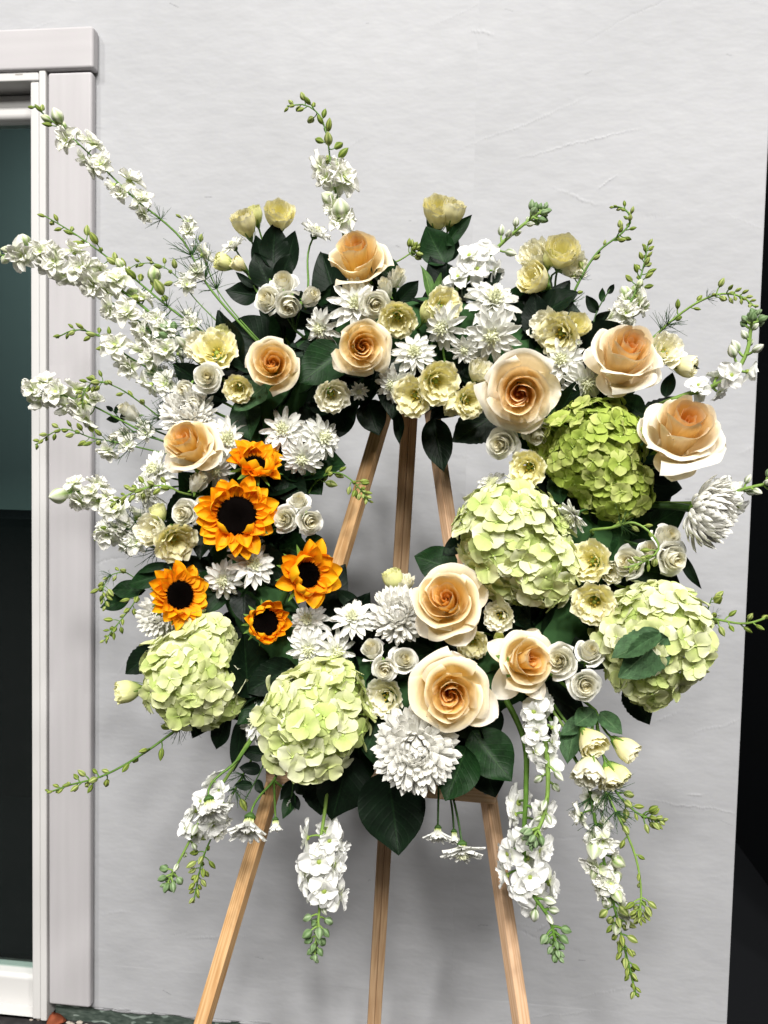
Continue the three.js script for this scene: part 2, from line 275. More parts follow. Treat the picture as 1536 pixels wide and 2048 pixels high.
// one rose petal: i of n, wrapped round the axis; outer ones roll back to a point
function rosePetal(i, n, pal, o) {
  const t = i / (n - 1), ph = rr(0, 6.28), ph2 = rr(0, 6.28), wob = rr(0.9, 1.1), outer = clamp((t - 0.55) / 0.45, 0, 1);
  const rt = (0.045 + 0.9 * (0.55 * t + 0.45 * t * t) + (t > 0.15 ? rr(-0.035, 0.035) : 0)) * (0.62 + 0.38 * (outer > 0 ? wob : 1)) * o.open ** (t), A = lerp(1.75, 1.08, Math.pow(t, 0.55)) * wob;
  const rim = (0.36 + 0.42 * Math.sin(Math.PI * Math.min(1, t * 1.05)) - 0.12 * t ** 3) * o.tall + o.dome * (1 - t) ** 2 + rr(-0.03, 0.03), y0 = -0.62 * o.tall, r0 = 0.05 + 0.14 * t, curl = outer * o.curl * rr(0.75, 1.25), spiral = 0.05 + 0.03 * t, pt = rr(0.08, 0.34);
  const big = t > 0.5;
  return sheet(big ? 16 : 12, big ? 12 : 8, (u, v) => {
    const w = lerp(0.42, 1, Math.sin(Math.min(v / 0.7, 1) * Math.PI / 2)) * (1 - 0.14 * Math.max(0, v - 0.75) / 0.25);
    const e = u * u;
    let r = r0 + (rt - r0) * Math.pow(v, lerp(0.75, 0.55, t)), y = lerp(y0, rim, v);
    const s = Math.max(0, (v - 0.72) / 0.28);
    r += curl * (0.15 * s * s + 0.04 * e * v ** 3); y -= curl * (0.2 * s * s * s + pt * e * e * v ** 4);
    y -= (1 - outer) * 0.1 * e * e * v ** 3;
    r += spiral * u * (0.4 + 0.6 * v) + 0.022 * t * Math.sin(u * 4 + ph) * v ** 2 + 0.07 * (0.3 + t) * v * n2(u * 1.6 + ph, v * 2.5, i);
    y += 0.045 * Math.sin(u * 4.5 + ph2) * v ** 4 * (0.4 + t) + 0.008 * Math.sin(u * 17 + ph) * v ** 6;
    const a = u * A * w;
    return [r * Math.cos(a), y, r * Math.sin(a)];
  }, (u, v) => {
    const body = t < 0.5 ? mixC(pal.a, pal.b, t * 1.9) : mixC(pal.b, pal.c, (t - 0.5) * 2.0);
    return mixC(body, pal.d, Math.max((0.1 + 0.7 * t) * clamp((v - 0.5) / 0.5, 0, 1) * (0.55 + 0.45 * u * u), (0.3 + 0.5 * t) * clamp((v - 0.84) / 0.16, 0, 1)));
  });
}
const sepalGeo = sheet(4, 6, (u, v) => [0.16 + 0.42 * v, -0.62 + 0.25 * v - 0.5 * v * v, 0.12 * u * Math.sin(Math.PI * clamp(v * 0.9 + 0.1, 0, 1))]);
const hipGeo = lathe([[0.001, -0.86], [0.1, -0.84], [0.17, -0.72], [0.2, -0.6], [0.12, -0.5], [0.001, -0.48]]);
const twist = (m, spin, lean = 0) => { m.rotation.set(0, spin, lean, 'YZX'); return m; };
function roseInto(parent, seed, n, pal, o, mat = M.petalRose) {
  seedTo(seed);
  o = { open: 1, tall: 1, curl: 1, dome: 0.1, ...o };
  for (let i = 0; i < n; i++) twist(part("petal", rosePetal(i, n, pal, o), mat, parent), i * GA + rr(-0.35, 0.35), i > n * 0.7 ? rr(-0.12, 0.08) : rr(-0.06, 0.06));
  part('calyx', hipGeo, M.calyx, parent);
  for (let k = 0; k < 5; k++) twist(part('sepal', sepalGeo, M.calyx, parent), k * 1.2566 + 0.3, rr(-0.2, 0.15));
  return parent;
}
// a loose outer petal reaching to a point, given where its tip shows
function loosePetal(g, px, py, off, w, lift = 0) {
  g.updateMatrixWorld(true);
  const T = g.worldToLocal(at(px, py, off)), h = V(T.x, 0, T.z).normalize(), side = V(0, 1, 0).cross(h), B = h.clone().multiplyScalar(0.12).add(V(0, -0.5, 0)), ph = rr(0, 6);
  part('petal', sheet(14, 14, (u, v) => { const hw = w * Math.pow(Math.sin(Math.PI * clamp(0.22 + 0.77 * v, 0, 1)), 0.75), p = B.clone().lerp(T, v).addScaledVector(h, 0.16 * Math.sin(Math.PI * v)).addScaledVector(side, u * hw); p.y += (0.22 + lift) * u * u * Math.sin(Math.PI * v) - 0.1 * Math.sin(Math.PI * v) + 0.04 * Math.sin(u * 3 + v * 4 + ph) * v; return [p.x, p.y, p.z]; }, (u, v) => mixC(PEACH.c, PEACH.d, v * 1.3)), M.petal, g);
}
// lisianthus: frilled petals in rings round a dark throat; open 0 (bud) to 1 (saucer)
function lisiPetal(ring, o, tint) {
  const R = [1, 0.8, 0.55][ring], up = [0, 0.06, 0.05][ring], p1 = rr(0, 6), p2 = rr(0, 6), p3 = rr(0, 6), A = rr(0.72, 0.86), fr = o.open > 0.4 ? 1 : 0.5;
  return sheet(16, 9, (u, v) => {
    const w = lerp(0.3, 1, Math.sin(Math.min(v / 0.75, 1) * Math.PI / 2)), e = u * u;
    const cup = 0.12 + 0.5 * Math.sin(Math.min(1, v * 1.15) * Math.PI * 0.62), sau = 0.08 + 0.95 * Math.pow(v, 0.85);
    let r = lerp(cup, sau, o.open) * R, y = lerp(-0.8 + 1.45 * v, -0.62 + 0.9 * Math.pow(v, 0.8) - 0.16 * v ** 4, o.open) + up;
    const f = v ** 4;
    y += fr * f * (0.10 * Math.sin(u * 5 + p1) + 0.04 * Math.sin(u * 12 + p2) + 0.015 * Math.sin(u * 31 + p3)) - 0.12 * e * e * v ** 3;
    r += fr * f * (0.05 * Math.sin(u * 6 + p2) + 0.03 * Math.sin(u * 15 + p3)) - 0.05 * e * v ** 2 + 0.03 * u * v;
    const a = u * A * w * lerp(1.15, 1, o.open);
    return [r * Math.cos(a), y, r * Math.sin(a)];
  }, (u, v) => { const c = mixC(tint.base, tint.rim, v * 2.2 - 0.25); return mixC(c, tint.edge, clamp((v - 0.82) / 0.18, 0, 1) * 0.8); });
}
const LT = { base: hex('#f0ea92'), rim: hex('#fff8c2'), edge: hex('#fffce6') }, LTw = { base: hex('#f0efb8'), rim: hex('#fffbe2'), edge: hex('#fffef4') }, LTg = { base: hex('#b2cc64'), rim: hex('#f2f4ac'), edge: hex('#faf7c8') };
const cupCalyx = lathe([[0.001, -1.02], [0.07, -1.0], [0.13, -0.88], [0.2, -0.7], [0.24, -0.5], [0.2, -0.46], [0.001, -0.5]]);
const lisiSepal = sheet(3, 6, (u, v) => [0.22 + 0.36 * Math.sin(v * 1.7) , -0.85 + 1.1 * v, 0.07 * u * (1 - v * 0.85)]);
const throat = mergeGeometries([lathe([[0.001, -0.1], [0.09, -0.12], [0.1, -0.3], [0.05, -0.6], [0.001, -0.6]], 8)]);
const stamens = mergeGeometries([0, 1, 2, 3, 4].map((k) => new THREE.SphereGeometry(0.06, 6, 5).scale(1, 1.7, 0.7).translate(0.17, -0.16, 0).rotateY(k * 1.2566)));
function lisiBloom(seed, open, tint) {
  seedTo(seed);
  const b = new THREE.Mesh(cupCalyx, M.calyx); b.name = open < 0.25 ? 'bud' : 'bloom'; b.castShadow = true;
  const o = { open };
  [[0, 6], [1, 5], [2, open > 0.5 ? 4 : 5]].forEach(([ring, n]) => { for (let k = 0; k < n; k++) twist(part('petal', lisiPetal(ring, o, tint), M.petalThin, b), ((k + ring * 0.5) / n) * 6.2832 + rr(-0.15, 0.15), rr(-0.08, 0.08) + ring * 0.1 * open); });
  for (let k = 0; k < 5; k++) twist(part('sepal', lisiSepal, M.calyx, b), k * 1.2566 + 0.5, rr(-0.1, 0.1) - open * 0.25);
  if (open > 0.4) { part('pistil', throat, M.pistilGreen, b); part('stamen', stamens, M.pistil, b); }
  return b;
}
// daisy chrysanthemum: spoon rays in rings, tight greenish heart
const rayGeo = (w, bend, cup, c0, c1) => sheet(4, 6, (u, v) => { const hw = w * (0.35 + 0.65 * Math.sin(Math.PI * Math.min(1, 0.1 + 0.72 * v))) * (v > 0.86 ? Math.sqrt(Math.max(0, 1 - ((v - 0.86) / 0.145) ** 2)) * 0.85 + 0.12 : 1); return [v, bend * v * v + cup * w * u * u * 1.6 + 0.0 * v, u * hw]; }, (u, v) => mixC(c0, c1, v * 2.2));
const WHITE = hex('#f8f8f3'), GREENISH = hex('#d3dc9a');
const rays = [0, 1, 2, 3].map((k) => { seedTo(100 + k); return rayGeo(rr(0.115, 0.145), rr(-0.2, 0.1), rr(0.3, 0.8), GREENISH, WHITE); });
const heartGeo = (() => { seedTo(44); const gs = []; for (let i = 0; i < 34; i++) { const f = i / 33, g = rayGeo(0.09, 0.75, 1.0, hex('#b4c658'), hex('#f0f2d2')); g.scale(0.4 - 0.04 * f, 0.5, 0.62); g.rotateZ(lerp(1.5, 0.8, f)); g.translate(0.02 + 0.17 * f, 0.04, 0); g.rotateY(i * GA); gs.push(g); } return mergeGeometries(gs); })();
const daisyBack = lathe([[0.001, -0.2], [0.1, -0.18], [0.22, -0.05], [0.2, 0.03], [0.001, 0.06]]);
function daisyBloom(seed, close = 0) {                             // close 0 flat, 1 shut
  seedTo(seed);
  const b = new THREE.Mesh(daisyBack, M.calyxDark); b.name = close > 0.8 ? 'bud' : 'bloom'; b.castShadow = true;
  [[12, 0.0, 1], [11, 0.24, 0.92], [9, 0.55, 0.72], [8, 0.95, 0.52]].forEach(([n, el, L], ring) => {
    for (let k = 0; k < n; k++) { const m = part('petal', rays[(rnd() * 4) | 0], M.petal, b); const l = L * rr(0.86, 1.08) * (close > 0.8 ? 0.8 : 1); m.scale.set(l, l, rr(0.85, 1.15)); twist(m, ((k + ring * 0.5) / n) * 6.2832 + rr(-0.12, 0.12), lerp(el, 1.25, close) + rr(-0.14, 0.14) - 0.06); m.position.y = 0.02 * ring; }
  });
  part('heart', heartGeo, M.petal, b);
  return b;
}
// large chrysanthemum head: incurved spoon florets spiralling from the heart
const mumRays = [0, 1, 2, 3, 4].map((k) => {                      // plump, hooded florets with blunt tips
  seedTo(200 + k); const w = rr(0.062, 0.076), tip = rr(0.16, 0.34), thick = rr(0.42, 0.55);
  return sheet(8, 9, (u, v) => { const a = u * Math.PI, e = Math.min(1, v / 0.999), r = w * (0.4 + 0.6 * Math.min(1, v * 1.6)) * (v > 0.82 ? Math.sqrt(Math.max(0, 1 - ((v - 0.82) / 0.18) ** 2)) : 1), hood = 1 - 0.75 * clamp((v - 0.35) / 0.5, 0, 1) * (Math.cos(a) > 0 ? 1 : 0); return [e - 0.3 * tip * v ** 5, tip * v ** 3 + r * thick * Math.cos(a) * hood, r * Math.sin(a)]; }, (u, v) => mixC(hex('#e9eac4'), hex('#fdfcf6'), v * 2.2));
});
function mumInto(parent, seed, o = {}) {
  seedTo(seed);
  const { N = 210, low = -0.3, flat = 0.72 } = o;
  for (let i = 0; i < N; i++) {
    const f = i / (N - 1), el = lerp(1.5, low, Math.pow(f, 0.62)) + rr(-0.09, 0.09), m = part('petal', mumRays[(rnd() * 5) | 0], M.petal, parent);
    const L = (1 / Math.hypot(Math.cos(el), Math.sin(el) / flat)) * lerp(0.72, 1, Math.min(1, f * 2.5)) * rr(0.9, 1.05);
    m.scale.set(L, lerp(1.5, 1, f) * rr(0.8, 1.3), rr(0.95, 1.25)); twist(m, i * GA + rr(-0.1, 0.1), el);
  }
  part('receptacle', new THREE.SphereGeometry(0.2, 12, 8).scale(1, 0.8, 1), M.calyx, parent);
  return parent;
}
// sunflower
const SUNA = hex('#ffa600'), SUNB = hex('#ffc414'), SUNC = hex('#f08a00');
function sunPetal(curl) {
  const w = rr(0.15, 0.21), bend = rr(-0.15, 0.2), p = rr(0, 6), k = rr(0.3, 0.8), tw = rr(-0.5, 0.5);
  return sheet(6, 9, (u, v) => {
    const hw = w * Math.pow(Math.sin(Math.PI * clamp(0.14 + 0.85 * v, 0, 1)), 0.75) + 0.004, a = tw * v * v;
    let x = v, y = bend * v * v + 0.035 * Math.sin(v * 7 + p);
    if (curl) { const s = v * curl; x = Math.sin(s) / curl; y = (1 - Math.cos(s)) / curl; }
    const z = u * hw, c = k * hw * u * u * 2.4 + 0.014 * Math.cos(u * 8) * Math.sin(Math.PI * v);
    return [x - (curl ? Math.sin(v * curl) * c : 0), y + c * (curl ? Math.cos(v * curl) : 1) + z * Math.sin(a) * 0.6, z * Math.cos(a)];
  }, (u, v) => mixC(mixC(SUNC, SUNA, v * 2.2), SUNB, (v - 0.3) * 1.1 * (0.6 + 0.4 * u * u)));
}
const bractGeo = sheet(4, 6, (u, v) => [0.35 + 0.5 * v, -0.08 - 0.06 * v, 0.1 * u * (1 - v) ** 0.7]);
function sunInto(parent, seed, o = {}) {
  seedTo(seed);
  const { disc = 0.49, curled = 0.2, n = [19, 17], el = [0.05, 0.4], len = 0.56 } = o;
  n.forEach((count, ring) => { for (let k = 0; k < count; k++) {
    const c = rnd() < curled ? rr(1.4, 2.6) : 0, pv = new THREE.Mesh(sunPetal(c), M.petalSun); pv.name = 'petal'; pv.castShadow = true;
    const L = len * (ring ? 0.82 : 1) * rr(0.82, 1.14) * (c ? 1.1 : 1); pv.scale.set(L, L, rr(0.9, 1.25) * (len / 0.56));
    pv.position.set(0, 0, 0); const a = ((k + ring * 0.5) / count) * 6.2832 + rr(-0.1, 0.1);
    pv.rotation.set(0, a, el[ring] + rr(-0.18, 0.2), 'YZX'); pv.position.set(Math.cos(a) * disc * 0.93, 0, -Math.sin(a) * disc * 0.93); parent.add(pv);
  } });
  part('disc', lathe([[disc, -0.04], [disc * 0.97, 0.05], [disc * 0.75, 0.1], [disc * 0.45, 0.09], [0.001, 0.06]], 32), M.disc, parent);
  const gs = []; for (let i = 0; i < 420; i++) { const r = disc * Math.sqrt((i + 0.5) / 420), g = new THREE.ConeGeometry(0.017, 0.08 + 0.05 * rnd(), 4); g.rotateX(rr(-0.35, 0.35)); g.translate(r, 0.08 + 0.04 * (1 - (r / disc) ** 4), 0); g.rotateY(i * GA); gs.push(g); }
  part('seed_head', mergeGeometries(gs), M.seed, parent).userData.kind = 'stuff';
  part('receptacle', lathe([[0.001, -0.34], [0.12, -0.32], [0.36, -0.14], [disc + 0.02, -0.045], [0.001, -0.04]], 20), M.calyx, parent);
  for (let k = 0; k < 14; k++) twist(part('bract', bractGeo, M.calyx, parent), k * 0.4488 + rr(-0.1, 0.1), rr(-0.15, 0.25));
}
M.petalSun = petalMat({ roughness: 0.65, transmission: 0.2 });
// hydrangea: four round petals to a floret, florets over rounded lobes
const hydPetals = (tints) => tints.map(([c0, c1], k) => { seedTo(300 + k); const wv = rr(0.015, 0.05), p = rr(0, 6), cup = rr(0.02, 0.16), dro = rr(-0.1, 0.16); return sheet(7, 6, (u, v) => { const hw = 0.6 * Math.sqrt(Math.max(0.004, 1 - ((v - 0.55) / 0.47) ** 2)) * Math.min(1, 0.35 + v * 3); return [0.06 + v * (1 - 0.06 * u * u), 0.12 * Math.sin(v * 2.6) + cup * u * u * 0.8 - dro * v * v + wv * Math.sin(5 * u + 3 * v + p) * v, u * hw]; }, (u, v) => mixC(c0, c1, 0.15 + v * 0.85)); });
const HYD = {
  pale: hydPetals([['#cdda86', '#ebefc0'], ['#d6e096', '#f0f2cc'], ['#c2d278', '#e3e8ac'], ['#dae29e', '#f4f4d8'], ['#c9d484', '#e8ebb8'], ['#aac25e', '#d2de92'], ['#b4c868', '#dbe3a0']].map((p) => p.map(hex))),
  lime: hydPetals([['#9fb548', '#c2d070'], ['#95ad40', '#b7c860'], ['#a8bb52', '#cad47e'], ['#8da53c', '#acbe56'], ['#acbd5a', '#d0d788']].map((p) => p.map(hex))),
};
M.hyd = petalMat({ roughness: 0.7, transmission: 0.2 });
const eyeGeo = new THREE.SphereGeometry(0.11, 6, 5);
// leaf: along +Y, facing +Z
function leafGeo(w, o = {}) {
  const { serr = 0, fold = 0.35, arch = 0.15, wave = 0.02, tip = 1, p = 0, side = 0 } = o;
  return sheet(10, serr ? 26 : 14, (u, v) => {
    let hw = (w / 2) * Math.pow(Math.sin(Math.PI * Math.pow(v, 0.78)), 0.72) * (v > 0.75 ? 1 - 0.35 * tip * ((v - 0.75) / 0.25) : 1);
    if (serr) hw *= 1 - 0.13 * ((v * serr) % 1) * (0.3 + 0.7 * Math.sin(Math.PI * v));
    const a = Math.abs(u);
    return [u * hw + side * v * v, v - 0.04 * arch, -fold * hw * (1 - a) * 0.9 + arch * (0.25 - (v - 0.5) ** 2) + wave * Math.sin(v * 9 + p + u) * a];
  });
}
seedTo(400);
const LEAF = {
  oval: [0, 1, 2, 3].map((k) => leafGeo(rr(0.5, 0.66), { fold: rr(0.1, 0.45), arch: rr(-0.25, 0.35), p: k, wave: rr(0.01, 0.04) })),
  broad: [0, 1, 2].map((k) => leafGeo(rr(0.74, 0.88), { fold: rr(0.1, 0.35), arch: rr(-0.2, 0.4), p: k * 2, wave: rr(0.02, 0.05) })),
  slim: [0, 1, 2].map((k) => leafGeo(rr(0.24, 0.36), { fold: rr(0.2, 0.6), arch: rr(-0.3, 0.5), p: k, side: rr(-0.1, 0.1) })),
  toothed: [0, 1].map((k) => leafGeo(rr(0.62, 0.76), { serr: 15, fold: 0.3, arch: rr(-0.1, 0.3), p: k })),
};
function aimLeaf(m, a, b, face, roll = 0) {                         // lay a leaf from a to b, its face towards 'face'
  const y = b.clone().sub(a), L = y.length(); y.normalize();
  const z = face.clone().addScaledVector(y, -face.dot(y)).normalize(), x = y.clone().cross(z);
  m.position.copy(a); m.scale.setScalar(L); m.quaternion.setFromRotationMatrix(new THREE.Matrix4().makeBasis(x, y, z)).multiply(new THREE.Quaternion().setFromAxisAngle(YUP, roll));
  return m;
}
// pose: bloom at a pixel, looking 'tilt' degrees away from the camera towards screen angle 'ang' (0 right, 90 up)
function pose(px, py, off, rpx, ang = 90, tilt = 0, spin = 0) {
  const p = at(px, py, off), toCam = CAM.clone().sub(p).normalize(), right = CR.clone().addScaledVector(toCam, -CR.dot(toCam)).normalize(), up = toCam.clone().cross(right);
  const d = toCam.clone().multiplyScalar(Math.cos(rad(tilt))).addScaledVector(right, Math.cos(rad(ang)) * Math.sin(rad(tilt))).addScaledVector(up, Math.sin(rad(ang)) * Math.sin(rad(tilt))).normalize();
  const q = new THREE.Quaternion().setFromUnitVectors(YUP, d).multiply(new THREE.Quaternion().setFromAxisAngle(YUP, spin));
  return { p, d, q, s: metres(rpx, p), toCam };
}
const stemCurve = (from, dir, to, bow = 0.4) => { const L = from.distanceTo(to); return new THREE.CubicBezierCurve3(from, from.clone().addScaledVector(dir, L * bow), to.clone().lerp(from, 0.3), to); };
function single(kind, label, category, group, [px, py, off, rpx, ang, tilt, spin = 0], build, stemR = 0.0032, stemAt = -0.8, to) {
  const { p, d, q, s } = pose(px, py, off, rpx, ang, tilt, spin), g = thing(kind, label, category, group, p);
  g.quaternion.copy(q); g.scale.setScalar(s);
  build(g);
  const from = p.clone().addScaledVector(d, stemAt * s), end = to ?? nearestOnRing(p), inv = new THREE.Matrix4().compose(p, q, V(s, s, s)).invert();
  const c = stemCurve(from.applyMatrix4(inv), V(0, -1, 0), end.clone().applyMatrix4(inv));
  part('stem', tube(c, 8, stemR / s, stemR / s, 6), M.stemDark, g);
  return g;
}
// a branching spray: several blooms on stalks that meet in the ring
function spray(kind, label, category, group, blooms, make, o = {}) {
  const first = at(blooms[0][0], blooms[0][1], blooms[0][2]), root = o.root ? at(...o.root) : nearestOnRing(first), g = thing(kind, label, category, group, root);
  const fork = o.fork ? at(...o.fork) : null;
  if (fork) part('stem', tube(stemCurve(root.clone().sub(root), fork.clone().sub(root).normalize(), fork.clone().sub(root)), 8, o.r ?? 0.0026, 0.002, 6), o.mat ?? M.stemDark, g);
  blooms.forEach((b, i) => {
    const [px, py, off, rpx, ang = 90, tilt = 0, kindOf = 0] = b, { p, d, q, s } = pose(px, py, off, rpx, ang, tilt, i * 1.7), m = make(kindOf, i, b);
    m.position.copy(p).sub(root); m.quaternion.copy(q); m.scale.setScalar(s); g.add(m);
    const from = p.clone().addScaledVector(d, (o.stemAt ?? -0.8) * s).sub(root), end = fork ? fork.clone().sub(root) : V(0, 0, 0);
    part('stalk', tube(stemCurve(from, d.clone().negate(), end), 7, 0.0014, 0.0018, 5), o.mat ?? M.stemDark, g);
  });
  for (const [x0, y0, o0, x1, y1, o1, shape = 'slim', mat = 'leafMid', roll = 0] of o.leaves ?? []) { const a = at(x0, y0, o0), b = at(x1, y1, o1); const m = part('leaf', LEAF[shape][(rnd() * LEAF[shape].length) | 0], M[mat], g); aimLeaf(m, a, b, CAM.clone().sub(a).normalize(), roll); m.position.sub(root); }
  return g;
}
// ---------------------------------------------------------------- flower spikes (larkspur, stock)
const larkPetals = [0, 1, 2, 3].map((k) => { seedTo(500 + k); const w = rr(0.26, 0.38), b = rr(-0.35, 0.25), p = rr(0, 6); return sheet(6, 6, (u, v) => { const hw = w * Math.pow(Math.sin(Math.PI * clamp(0.1 + 0.84 * v, 0, 1)), 0.8); return [0.05 + v, b * v * v + 0.45 * hw * u * u + 0.1 * Math.sin(6 * v + 6 * u + p) * v + 0.04 * Math.sin(15 * u + p) * v * v, u * hw]; }, (u, v) => mixC(hex('#cddb98'), hex('#fcfbf4'), v * 1.5 - (v > 0.85 ? 0.45 : 0) * (1 - Math.abs(u)))); });
const stockPetals = [0, 1, 2, 3].map((k) => { seedTo(520 + k); const w = rr(0.4, 0.5), b = rr(-0.35, 0.15), p = rr(0, 6); return sheet(7, 6, (u, v) => { const hw = w * Math.pow(Math.sin(Math.PI * clamp(0.08 + 0.8 * v, 0, 1)), 0.6); return [0.03 + v * (1 - 0.07 * u * u), b * v * v + 0.35 * hw * u * u + 0.08 * Math.sin(5 * v + 5 * u + p) * v, u * hw]; }, (u, v) => mixC(hex('#e3e8c8'), hex('#fbfbf8'), v * 2.5)); });
const floretEye = new THREE.SphereGeometry(0.16, 7, 5);
function makeFloret(kind, seed) {
  seedTo(seed);
  const f = new THREE.Mesh(floretEye, kind === 'stock' ? M.pistilGreen : M.eye); f.name = 'floret';
  const set = kind === 'stock' ? stockPetals : larkPetals;
  (kind === 'stock' ? [[4, 0.1, 1], [4, 0.65, 0.7]] : [[5, 0.05, 1], [5, 0.5, 0.85], [4, 0.95, 0.6]]).forEach(([n, el, L], ring) => { for (let k = 0; k < n; k++) { const m = part('petal', set[(rnd() * 4) | 0], M.petalThin, f); const l = L * rr(0.8, 1.12); m.scale.set(l, l, l * rr(0.85, 1.2)); twist(m, ((k + ring * 0.5) / n) * 6.2832 + rr(-0.3, 0.3), el + rr(-0.3, 0.35)); } });
  return f;
}
const FLORET = { lark: [0, 1, 2, 3, 4].map((k) => makeFloret('lark', 540 + k)), stock: [0, 1, 2, 3].map((k) => makeFloret('stock', 560 + k)) };
const budGeo = (c0, c1, fat, open = 0) => { const N = 10, J = 7; return sheet(N, J, (u, v) => { const a = u * Math.PI, r = fat * Math.pow(Math.sin(Math.PI * Math.pow(clamp(v * 0.97 + 0.015, 0, 1), 0.85)), 0.8) * (1 + 0.1 * Math.cos(a * 5)); return [r * Math.cos(a), v, r * Math.sin(a)]; }, (u, v) => mixC(c0, c1, 0.5 + 0.5 * Math.cos(u * Math.PI * 5) * 0.9 + open * (v - 0.4))); };
const BUD = { lark: [budGeo(hex('#566c26'), hex('#b0bc60'), 0.24), budGeo(hex('#627a2e'), hex('#c3cb80'), 0.27), budGeo(hex('#4e6624'), hex('#98aa4c'), 0.22)], pale: [budGeo(hex('#86a850'), hex('#eef0d2'), 0.36, 0.9), budGeo(hex('#9cb866'), hex('#f4f4e2'), 0.4, 1)], stock: [budGeo(hex('#5c7a4a'), hex('#8aa474'), 0.34), budGeo(hex('#688656'), hex('#a4b890'), 0.32)], stockPale: [budGeo(hex('#7d9658'), hex('#f2f2e6'), 0.3, 1)] };
const needleGeos = [0, 1, 2].map((k) => { seedTo(580 + k); const gs = []; for (let i = 0; i < 22; i++) { const a = i * GA, e = rr(0.1, 1.1), d = V(Math.cos(a) * Math.cos(e), Math.sin(e), Math.sin(a) * Math.cos(e)), c = new THREE.QuadraticBezierCurve3(V(0, 0, 0), d.clone().multiplyScalar(0.55), d.clone().multiplyScalar(rr(0.7, 1.1)).add(V(rr(-0.3, 0.3), rr(-0.2, 0.3), rr(-0.3, 0.3)))); gs.push(tube(c, 4, 0.02, 0.008, 3)); if (i % 2) { const m = c.getPoint(0.55); gs.push(tube(new THREE.QuadraticBezierCurve3(m, m.clone().multiplyScalar(1.3), m.clone().multiplyScalar(1.45).add(V(rr(-0.25, 0.25), rr(-0.2, 0.25), rr(-0.25, 0.25)))), 3, 0.015, 0.007, 3)); } } return mergeGeometries(gs); });
function spike(kind, label, pts, o) {
  seedTo(o.seed ?? Math.round(pts[0][0] * 3 + pts[0][1]));
  const stock = kind === 'stock', P = pts.map((p) => at(p[0], p[1], p[2] ?? 0.02));
  if (o.root !== false) P.unshift(nearestOnRing(P[0]));
  const root = P[0].clone(), curve = new THREE.CatmullRomCurve3(P.map((p) => p.clone().sub(root)), false, 'centripetal'), len = curve.getLength();
  const g = thing(stock ? 'stock_stem' : 'larkspur_stem', label, stock ? 'stock flower' : 'larkspur', stock ? 'white stock stems' : 'white larkspur stems', root);
  const thick = o.r ?? (stock ? 0.0034 : 0.0021), stems = [tube(curve, 34, thick, thick * 0.45, 7)];
  const lead = o.root === false ? 0 : P[0].distanceTo(P[1]) / len;   // the hidden lead-in; t below counts the visible rest
  const T = (t) => lead + (1 - lead) * t;
  let k = 0;
  const place = (t) => { const p = curve.getPointAt(T(t)), tan = curve.getTangentAt(T(t)), any = Math.abs(tan.y) < 0.9 ? YUP : V(1, 0, 0), n = any.clone().cross(tan).normalize(), b = tan.clone().cross(n), a = k++ * GA + rr(-0.4, 0.4); return { p, tan, rad: n.multiplyScalar(Math.cos(a)).addScaledVector(b, Math.sin(a)) }; };
  const orient = (m, dir, spin) => m.quaternion.setFromUnitVectors(YUP, dir).multiply(new THREE.Quaternion().setFromAxisAngle(YUP, spin));
  for (const [t0, t1, full, rpx] of o.f ?? []) for (let i = 0, n = Math.round(full * (stock ? 0.72 : 0.78)); i < n; i++) {
    const { p, tan, rad: rd } = place(clamp(lerp(t0, t1, (i + rr(-0.2, 1.2)) / n), 0, 1)), w = p.clone().add(root), R = metres(rpx, w) * rr(0.8, 1.25) * 1.03, ped = R * (stock ? rr(0.5, 1.15) : rr(0.35, 0.85)), q = p.clone().addScaledVector(rd, ped).addScaledVector(tan, ped * 0.35);
    const src = FLORET[stock ? 'stock' : 'lark'], m = src[(rnd() * src.length) | 0].clone(); m.position.copy(q); m.scale.setScalar(R);
    const toCam = CAM.clone().sub(w).normalize();
    orient(m, rd.clone().multiplyScalar(0.9).addScaledVector(tan, 0.25).addScaledVector(toCam, 0.45).normalize(), rr(0, 6)); g.add(m);
    stems.push(tube(new THREE.QuadraticBezierCurve3(p, p.clone().addScaledVector(rd, ped * 0.6), q), 3, thick * 0.42, thick * 0.35, 5));
  }
  for (const [t0, t1, n, lpx, sort] of o.b ?? []) for (let i = 0; i < n; i++) {
    const f = (i + rr(0.1, 0.9)) / n, t = clamp(lerp(t0, t1, f), 0, 1), { p, tan, rad: rd } = place(t), w = p.clone().add(root), L = metres(lpx, w) * lerp(1.1, 0.62, f) * rr(0.88, 1.12), ped = L * lerp(0.75, 0.12, f);
    const d = rd.clone().multiplyScalar(0.8).addScaledVector(tan, lerp(0.5, 1.0, f)).normalize(), q = p.clone().addScaledVector(rd, ped * 0.9).addScaledVector(tan, ped * 0.4);
    const set = BUD[sort ?? (stock ? 'stock' : 'lark')], m = part('bud', set[(rnd() * set.length) | 0], M.bud, g); m.position.copy(q); m.scale.set(L * rr(0.9, 1.15), L, L * rr(0.9, 1.15)); orient(m, d, rr(0, 6));
    stems.push(tube(new THREE.QuadraticBezierCurve3(p, p.clone().addScaledVector(rd, ped * 0.5), q.clone().addScaledVector(d, L * 0.08)), 3, thick * 0.42, thick * 0.34, 5));
  }
  for (const [t, lpx] of o.n ?? []) { const { p, tan } = place(t), m = part('feathery_leaf', needleGeos[k % 3], M.needle, g); m.position.copy(p); m.scale.setScalar(metres(lpx, p.clone().add(root))); orient(m, tan, rr(0, 6)); }
  part('stem', mergeGeometries(stems), o.mat ?? (stock ? M.stemPale : M.stem), g);
  return g;
}

